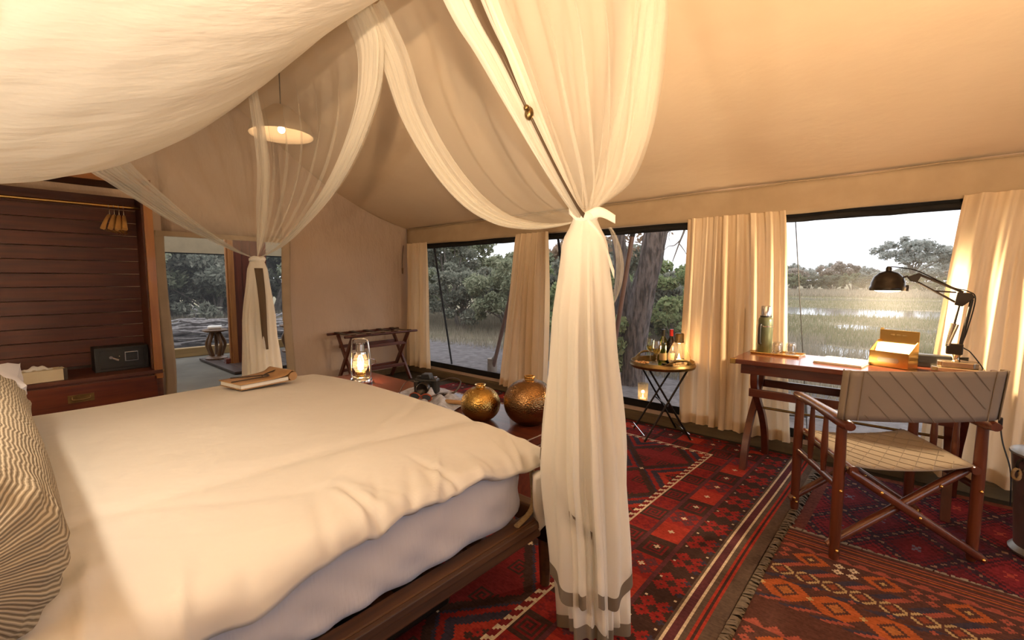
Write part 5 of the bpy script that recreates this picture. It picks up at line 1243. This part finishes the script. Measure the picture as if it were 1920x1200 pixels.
for (x, y, s, pr) in ((-12.2, 8.6, .8, prA), (-10.4, 9.4, .85, prB), (-8.6, 9.6, .78, prA), (-7.6, 10.8, 1.0, prC), (-13.5, 11.5, .85, prD), (-10.8, 12.5, .9, prA), (-8.2, 13.2, .75, prD), (-6.3, 11.6, .85, prB), (-15.2, 9.2, 1.2, prB), (-11.8, 15.5, 1.0, prA), (-9.2, 16.5, 1.1, prB), (-16.8, 13.5, 1.7, prA)):
    place(pr, LB, x, y, s, r.uniform(0, 6), group=gb)
place(prR, 'russet autumn leaved tree crown above the thicket in the corner window', -12.4, 18.5, 1.6, 1)
LT = 'green shrub growing behind the tree trunk'; gt = 'shrubs behind the tree trunk'
for (x, y, s, pr) in ((-3.2, 8.3, .85, prC), (-4.6, 7.6, .9, prC), (-5.2, 9.2, 1.0, prB), (-3.15, 9.8, .7, prC), (-4.4, 10.8, .6, prA), (-4.9, 11.5, 1.0, prC), (-4.2, 12.8, .6, prB)):
    place(pr, LT, x, y, s, r.uniform(0, 6), group=gt)
LW = 'grey green bush beyond the washroom window'; gw = 'bushes beyond the washroom window'
for (x, y, s, pr) in ((-16.5, 2.2, 1.15, prA), (-16.0, 4.4, 1.1, prB), (-17.5, 3.4, 1.5, prD), (-16.2, 5.9, 1.3, prA), (-18.5, 1.2, 1.4, prB), (-15.2, .6, 1.1, prB), (-19.5, 5.6, 1.9, prA), (-20, 2.6, 2.0, prA), (-17.8, 7.4, 1.5, prD)):
    place(pr, LW, x, y, s, r.uniform(0, 6), group=gw)
# far savanna trees
def tree_proto(rg, h, w, ncl, per, size, m):
    t = bpy.data.objects.new('tree', None); C.objects.link(t); mb = MB(); cs = []; rs = []
    for k in range(ncl):
        a = rg.uniform(0, 2 * pi); q = w / 2 * sqrt(rg.random()); z = h * (.55 + .43 * rg.random() * (1 - .5 * (q / (w / 2)) ** 2)); cs.append((q * cos(a), q * sin(a), z)); rs.append(rg.uniform(.5, 1.0) * w / 10)
    mb.tube(catmull([(0, 0, -.1), (.1, .1, h * .25), (-.05, .1, h * .5)], 8), [.22 - .015 * i for i in range(9)], 7)
    for k in range(12):
        c = cs[k]; mb.tube(catmull([(0, 0, h * .28), (c[0] * .45, c[1] * .45, h * .5), c], 8), [.10 - .008 * i for i in range(9)], 5)
    mb.build('trunk_and_branches', 'twig', t, smooth=60)
    V, F = leaf_quads(rg, blobs(rg, cs, rs, per), size, .6); o = fastmesh('foliage', V, F, M[m], t); o['kind'] = 'stuff'; return t
M['leaf_far'] = leafmat('haze_tinted_far_leaf', (.30, .32, .29), (.40, .41, .37), (.50, .49, .45)); M['leaf_far2'] = leafmat('haze_tinted_russet_leaf', (.34, .29, .24), (.42, .36, .31), (.48, .42, .37))  # pale tones carry the air's haze in the leaf colour
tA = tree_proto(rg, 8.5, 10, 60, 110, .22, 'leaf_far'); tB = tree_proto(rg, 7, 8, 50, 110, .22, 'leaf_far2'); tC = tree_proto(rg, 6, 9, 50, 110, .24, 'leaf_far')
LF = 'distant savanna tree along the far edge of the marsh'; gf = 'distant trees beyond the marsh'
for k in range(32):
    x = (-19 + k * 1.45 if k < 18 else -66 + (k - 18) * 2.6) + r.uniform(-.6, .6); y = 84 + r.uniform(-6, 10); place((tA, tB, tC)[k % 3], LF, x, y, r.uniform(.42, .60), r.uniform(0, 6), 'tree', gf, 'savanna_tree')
place(tA, 'tallest rounded tree of the distant line, right of the desk lamp shade', -.6, 76, .80, 2.2, 'tree', None, 'savanna_tree')
LS = 'low round shrub at the foot of the distant trees'; gs = 'low shrubs under the distant trees'
for k in range(24):
    place((prB, prA)[k % 2], LS, (-17 + k * 1.5 if k < 15 else -55 + (k - 15) * 2.6) + r.uniform(-.6, .6), 70 + r.uniform(-3, 6), r.uniform(.6, 1.0), r.uniform(0, 6), group=gs)
place(prB, 'single dark shrub standing alone in the middle of the open field', -13.0, 52, .75, 1.0)
# marsh grass
M['grass_blade'] = leafmat('marsh_grass_blade', (.15, .17, .085), (.23, .22, .13), (.31, .27, .185)); M['grass_dry'] = leafmat('dry_grass_blade', (.22, .195, .145), (.31, .27, .205), (.38, .325, .25))
def blades(rg, P, h, w):
    n = len(P); a = rg.uniform(0, 2 * pi, n); L = h * (.5 + rg.random(n)); d = np.stack([np.cos(a), np.sin(a), np.zeros(n)], 1) * w * .5
    lean = rg.normal(size=(n, 3)) * .22; lean[:, 2] = 1; tip = P + lean * L[:, None]
    return np.stack([P - d, P + d, tip], 1).reshape(-1, 3), np.arange(3 * n).reshape(-1, 3)
def field(name, label, n, fn, h, w, m, seed):
    g = np.random.default_rng(seed); P = fn(g, n); V, F = blades(g, P, h, w); o = fastmesh(name, V, F, M[m]); tag(o, label, 'grass', kind='stuff')
PONDS = [(-1.4, 11.0, 2.6, 1.6), (-2, 26, 15, 3.2), (-.6, 17.5, 1.5, .9), (-6, 42, 9, 2.4)]
def marsh(g, n):
    y = 9.5 + (g.random(n) ** 1.5) * 45; x = -y * .85 + g.random(n) * y * 1.15; ok = np.ones(n, bool)
    for (cx, cy, rx, ry) in PONDS: ok &= (((x - cx) / rx) ** 2 + ((y - cy) / ry) ** 2 > .85) | (g.random(n) < .06)
    cl = np.sin(x * .9 + 1.3 * np.sin(y * .5)) * np.sin(y * .8 + np.sin(x * .4)) > -.75 + .9 * g.random(n) - .4
    return np.stack([x, y, np.full(n, GZ)], 1)[ok & cl]
field('marsh_grass', 'green and straw coloured marsh grass around the pools', 150000, marsh, .14, .024, 'grass_blade', 11)
def dry(g, n):
    y = 48 + g.random(n) * 24; x = -y * .85 + g.random(n) * y * 1.1; return np.stack([x, y, np.full(n, GZ)], 1)
field('dry_field_grass', 'pale dry grass in front of the distant trees', 40000, dry, .35, .10, 'grass_dry', 12)
def yard(g, n):
    x = -15 + g.random(n) * 13.5; y = 6.8 + g.random(n) ** .8 * 6.5; return np.stack([x, y, np.full(n, GZ)], 1)
field('scrub_grass', 'dry grass tufts between the sand and the thicket', 26000, yard, .20, .014, 'grass_dry', 13)
def yard2(g, n):
    x = -20 + 7.3 * g.random(n) ** .5; y = -.5 + g.random(n) * 9; return np.stack([x, y, np.full(n, GZ)], 1)
field('scrub_grass', 'dry grass under the bushes beyond the washroom window', 22000, yard2, .42, .02, 'grass_dry', 14)
def yard3(g, n):
    x = -5.2 + g.random(n) * 4.6; y = 6.6 + g.random(n) * 4; return np.stack([x, y, np.full(n, GZ)], 1)
field('scrub_grass', 'grass tufts around the foot of the tree trunk', 9000, yard3, .30, .014, 'grass_dry', 15)
# big forked tree
bt = thing('forked_tree', 'dark rough barked forked tree trunk standing close outside', 'tree', (-2.98, 5.95, GZ))
def btube(name, pts, R, n=20, sub=40, amp=.10, seed=0):
    P = catmull(pts, sub); rr = random.Random(seed); a0 = rr.uniform(0, 6)
    Rr = [R[0] + (R[-1] - R[0]) * i / sub for i in range(sub + 1)]; Rr[0] *= 1.35; Rr[1] *= 1.22; Rr[2] *= 1.1
    mb = MB().tube(P, Rr, n)
    for i in range(sub + 1):
        for k in range(n):
            j = i * n + k; v = Vector(mb.v[j]); f = 1 + amp * (sin(k * 2.1 + i * .35 + a0) * .6 + sin(k * 4.3 - i * .6) * .5); mb.v[j] = tuple(P[i] + (v - P[i]) * f)
    return mb.build(name, 'bark', bt, smooth=180)
btube('trunk', [(0, 0, -.1), (.03, 0, .5), (.10, 0, 1.1), (.22, 0, 1.7), (.33, 0, 2.4), (.42, .1, 3.6)], [.17, .14], seed=1)
btube('second_stem', [(-.06, .02, .2), (-.18, .05, .8), (-.23, .08, 1.5), (-.30, .05, 2.2), (-.42, .1, 3.4)], [.125, .08], seed=2)
r2 = random.Random(9)
def limb(pts, r0, r1): MB().tube(catmull(pts, 24), [r0 + (r1 - r0) * i / 24 for i in range(25)], 7).build('branch', 'twig', bt, smooth=60)
limb([(.40, .1, 3.1), (.60, .0, 2.8), (.74, -.1, 2.40), (.73, -.1, 2.15), (.66, -.1, 1.95), (.58, -.1, 1.72)], .028, .006)
limb([(.73, -.1, 2.25), (.60, -.1, 2.18), (.48, -.05, 2.10), (.40, -.05, 2.0)], .012, .003)
limb([(.68, -.1, 2.0), (.60, -.1, 1.93), (.52, -.1, 1.92), (.45, -.1, 1.86)], .009, .003)
limb([(.66, -.1, 1.95), (.74, -.1, 1.84), (.78, -.1, 1.76)], .008, .002)
limb([(.55, -.1, 2.15), (.52, -.1, 2.04), (.55, -.1, 1.96)], .006, .002); limb([(.70, 0, 2.5), (.85, 0, 2.3), (.95, 0, 2.2)], .010, .003)
V, F = leaf_quads(rg, blobs(rg, [(-.15, -.15, .55), (-.12, -.12, .85), (-.2, -.1, .3)], [.16, .14, .18], 220), .045, .6); o = fastmesh('ivy_leaves', V, F, M['leaf_bright'], bt); o['kind'] = 'stuff'
V, F = leaf_quads(rg, blobs(rg, [(-.2 + .25 * k, .5, 2.2 + .3 * (k % 3)) for k in range(-3, 1)], [.5] * 4, 240), .05, .5); o = fastmesh('upper_leaves', V, F, M['leaf_russet'], bt); o['kind'] = 'stuff'
# tent poles outside
def pole(label, a, b, r, m, foot=None, cap=None):
    t = thing('tent_pole', label, 'pole', a); d = Vector(b) - Vector(a)
    MB().tube([(0, 0, 0), tuple(d)], r, 10).build('shaft', m, t, smooth=60)
    if foot: MB().lathe([(.075, -.02), (.08, .0), (.078, .22), (0, .22)], 20).build('concrete_foot', 'concrete', t, smooth=40); MB().tube([(0, 0, .2), tuple(d * .14)], r * .7, 10).build('steel_pin', 'zinc', t, smooth=60)
    if cap: MB().tube([tuple(d * .93), tuple(d)], r * 1.1, 10).build('end_sleeve', 'black', t, smooth=60)
pole('slim black tent pole leaning outside the corner window', (-6.10, 5.26, GZ), (-5.43, 4.35, 1.90), .016, 'black')
pole('brown tent pole standing in a concrete foot outside the corner window', (-5.075, 5.233, GZ), (-4.06, 4.87, 2.02), .030, 'pole_brown', True)
pole('slim black tent pole beside the middle curtain', (-3.0, 4.6, GZ), (-3.275, 4.5, 1.95), .016, 'black')
pole('brown tent pole with black sleeve in front of the forked tree', (-2.86, 5.0, GZ), (-2.46, 4.88, 1.98), .028, 'pole_brown', None, True)
gy = thing('guy_rope', 'thin dark guy rope running down outside the desk window', 'rope', (0, 0, 0))
MB().tube([(-.76, 4.2, 1.95), (-.62, 4.55, GZ)], .004, 6).build('rope', 'rubber_black', gy)
# brush fence beyond the washroom
bf = thing('branch_fence', 'low pile of grey dead branches beyond the washroom window', 'branch pile', (-12.2, 3.2, GZ))
mb = MB(); r3 = random.Random(21)
for k in range(130):
    y = r3.uniform(-3, 3.2); z = r3.uniform(.03, .62) * r3.uniform(.6, 1); x = r3.uniform(-.5, .6); L = r3.uniform(.5, 1.3); a = r3.gauss(0, .25)
    P = [(x + r3.uniform(-.1, .1) * i, y + (i / 4 - .5) * 2 * L, max(.02, z + (i / 4 - .5) * 2 * L * sin(a) * .35 + r3.uniform(-.03, .05))) for i in range(5)]
    mb.tube(catmull(P, 8), [r3.uniform(.012, .035)] * 9, 5)
M['dead'] = mat('bleached_dead_wood', (.24, .22, .215), (.13, .115, .11), rough=.95, scale=12)
tag(mb.build('branches', 'dead', bf, smooth=60), kind='stuff')
for k in range(3):
    y = (-2.2, .1, 1.9)[k]; MB().tube(catmull([(-.2, y - 1.1, .12 + .1 * k), (0, y, .30 + .05 * k), (.1, y + 1.2, .2 + .1 * k)], 14), .05, 8).build('log', 'dead', bf, smooth=60)

# small tilted panel on the sand, seen under the desk
sp = thing('ground_panel', 'small dark framed panel tilted on the sand seen under the desk', 'panel', (-.93, 5.55, GZ), .5)
MB().beam((-.14, 0, .02), (-.14, .05, .24), .03, .03).build('frame_post', 'gun', sp, bevel=.003); MB().beam((.14, 0, .02), (.14, .05, .24), .03, .03).build('frame_post', 'gun', sp, bevel=.003)
MB().beam((-.15, .05, .24), (.15, .05, .24), .03, .02).build('frame_rail', 'gun', sp, bevel=.003); MB().beam((-.15, .0, .04), (.15, .0, .04), .03, .02).build('frame_rail', 'gun', sp, bevel=.003)
MB().beam((0, .012, .05), (0, .052, .23), .26, .008, (0, 1, 0)).build('sheet', 'zinc', sp)
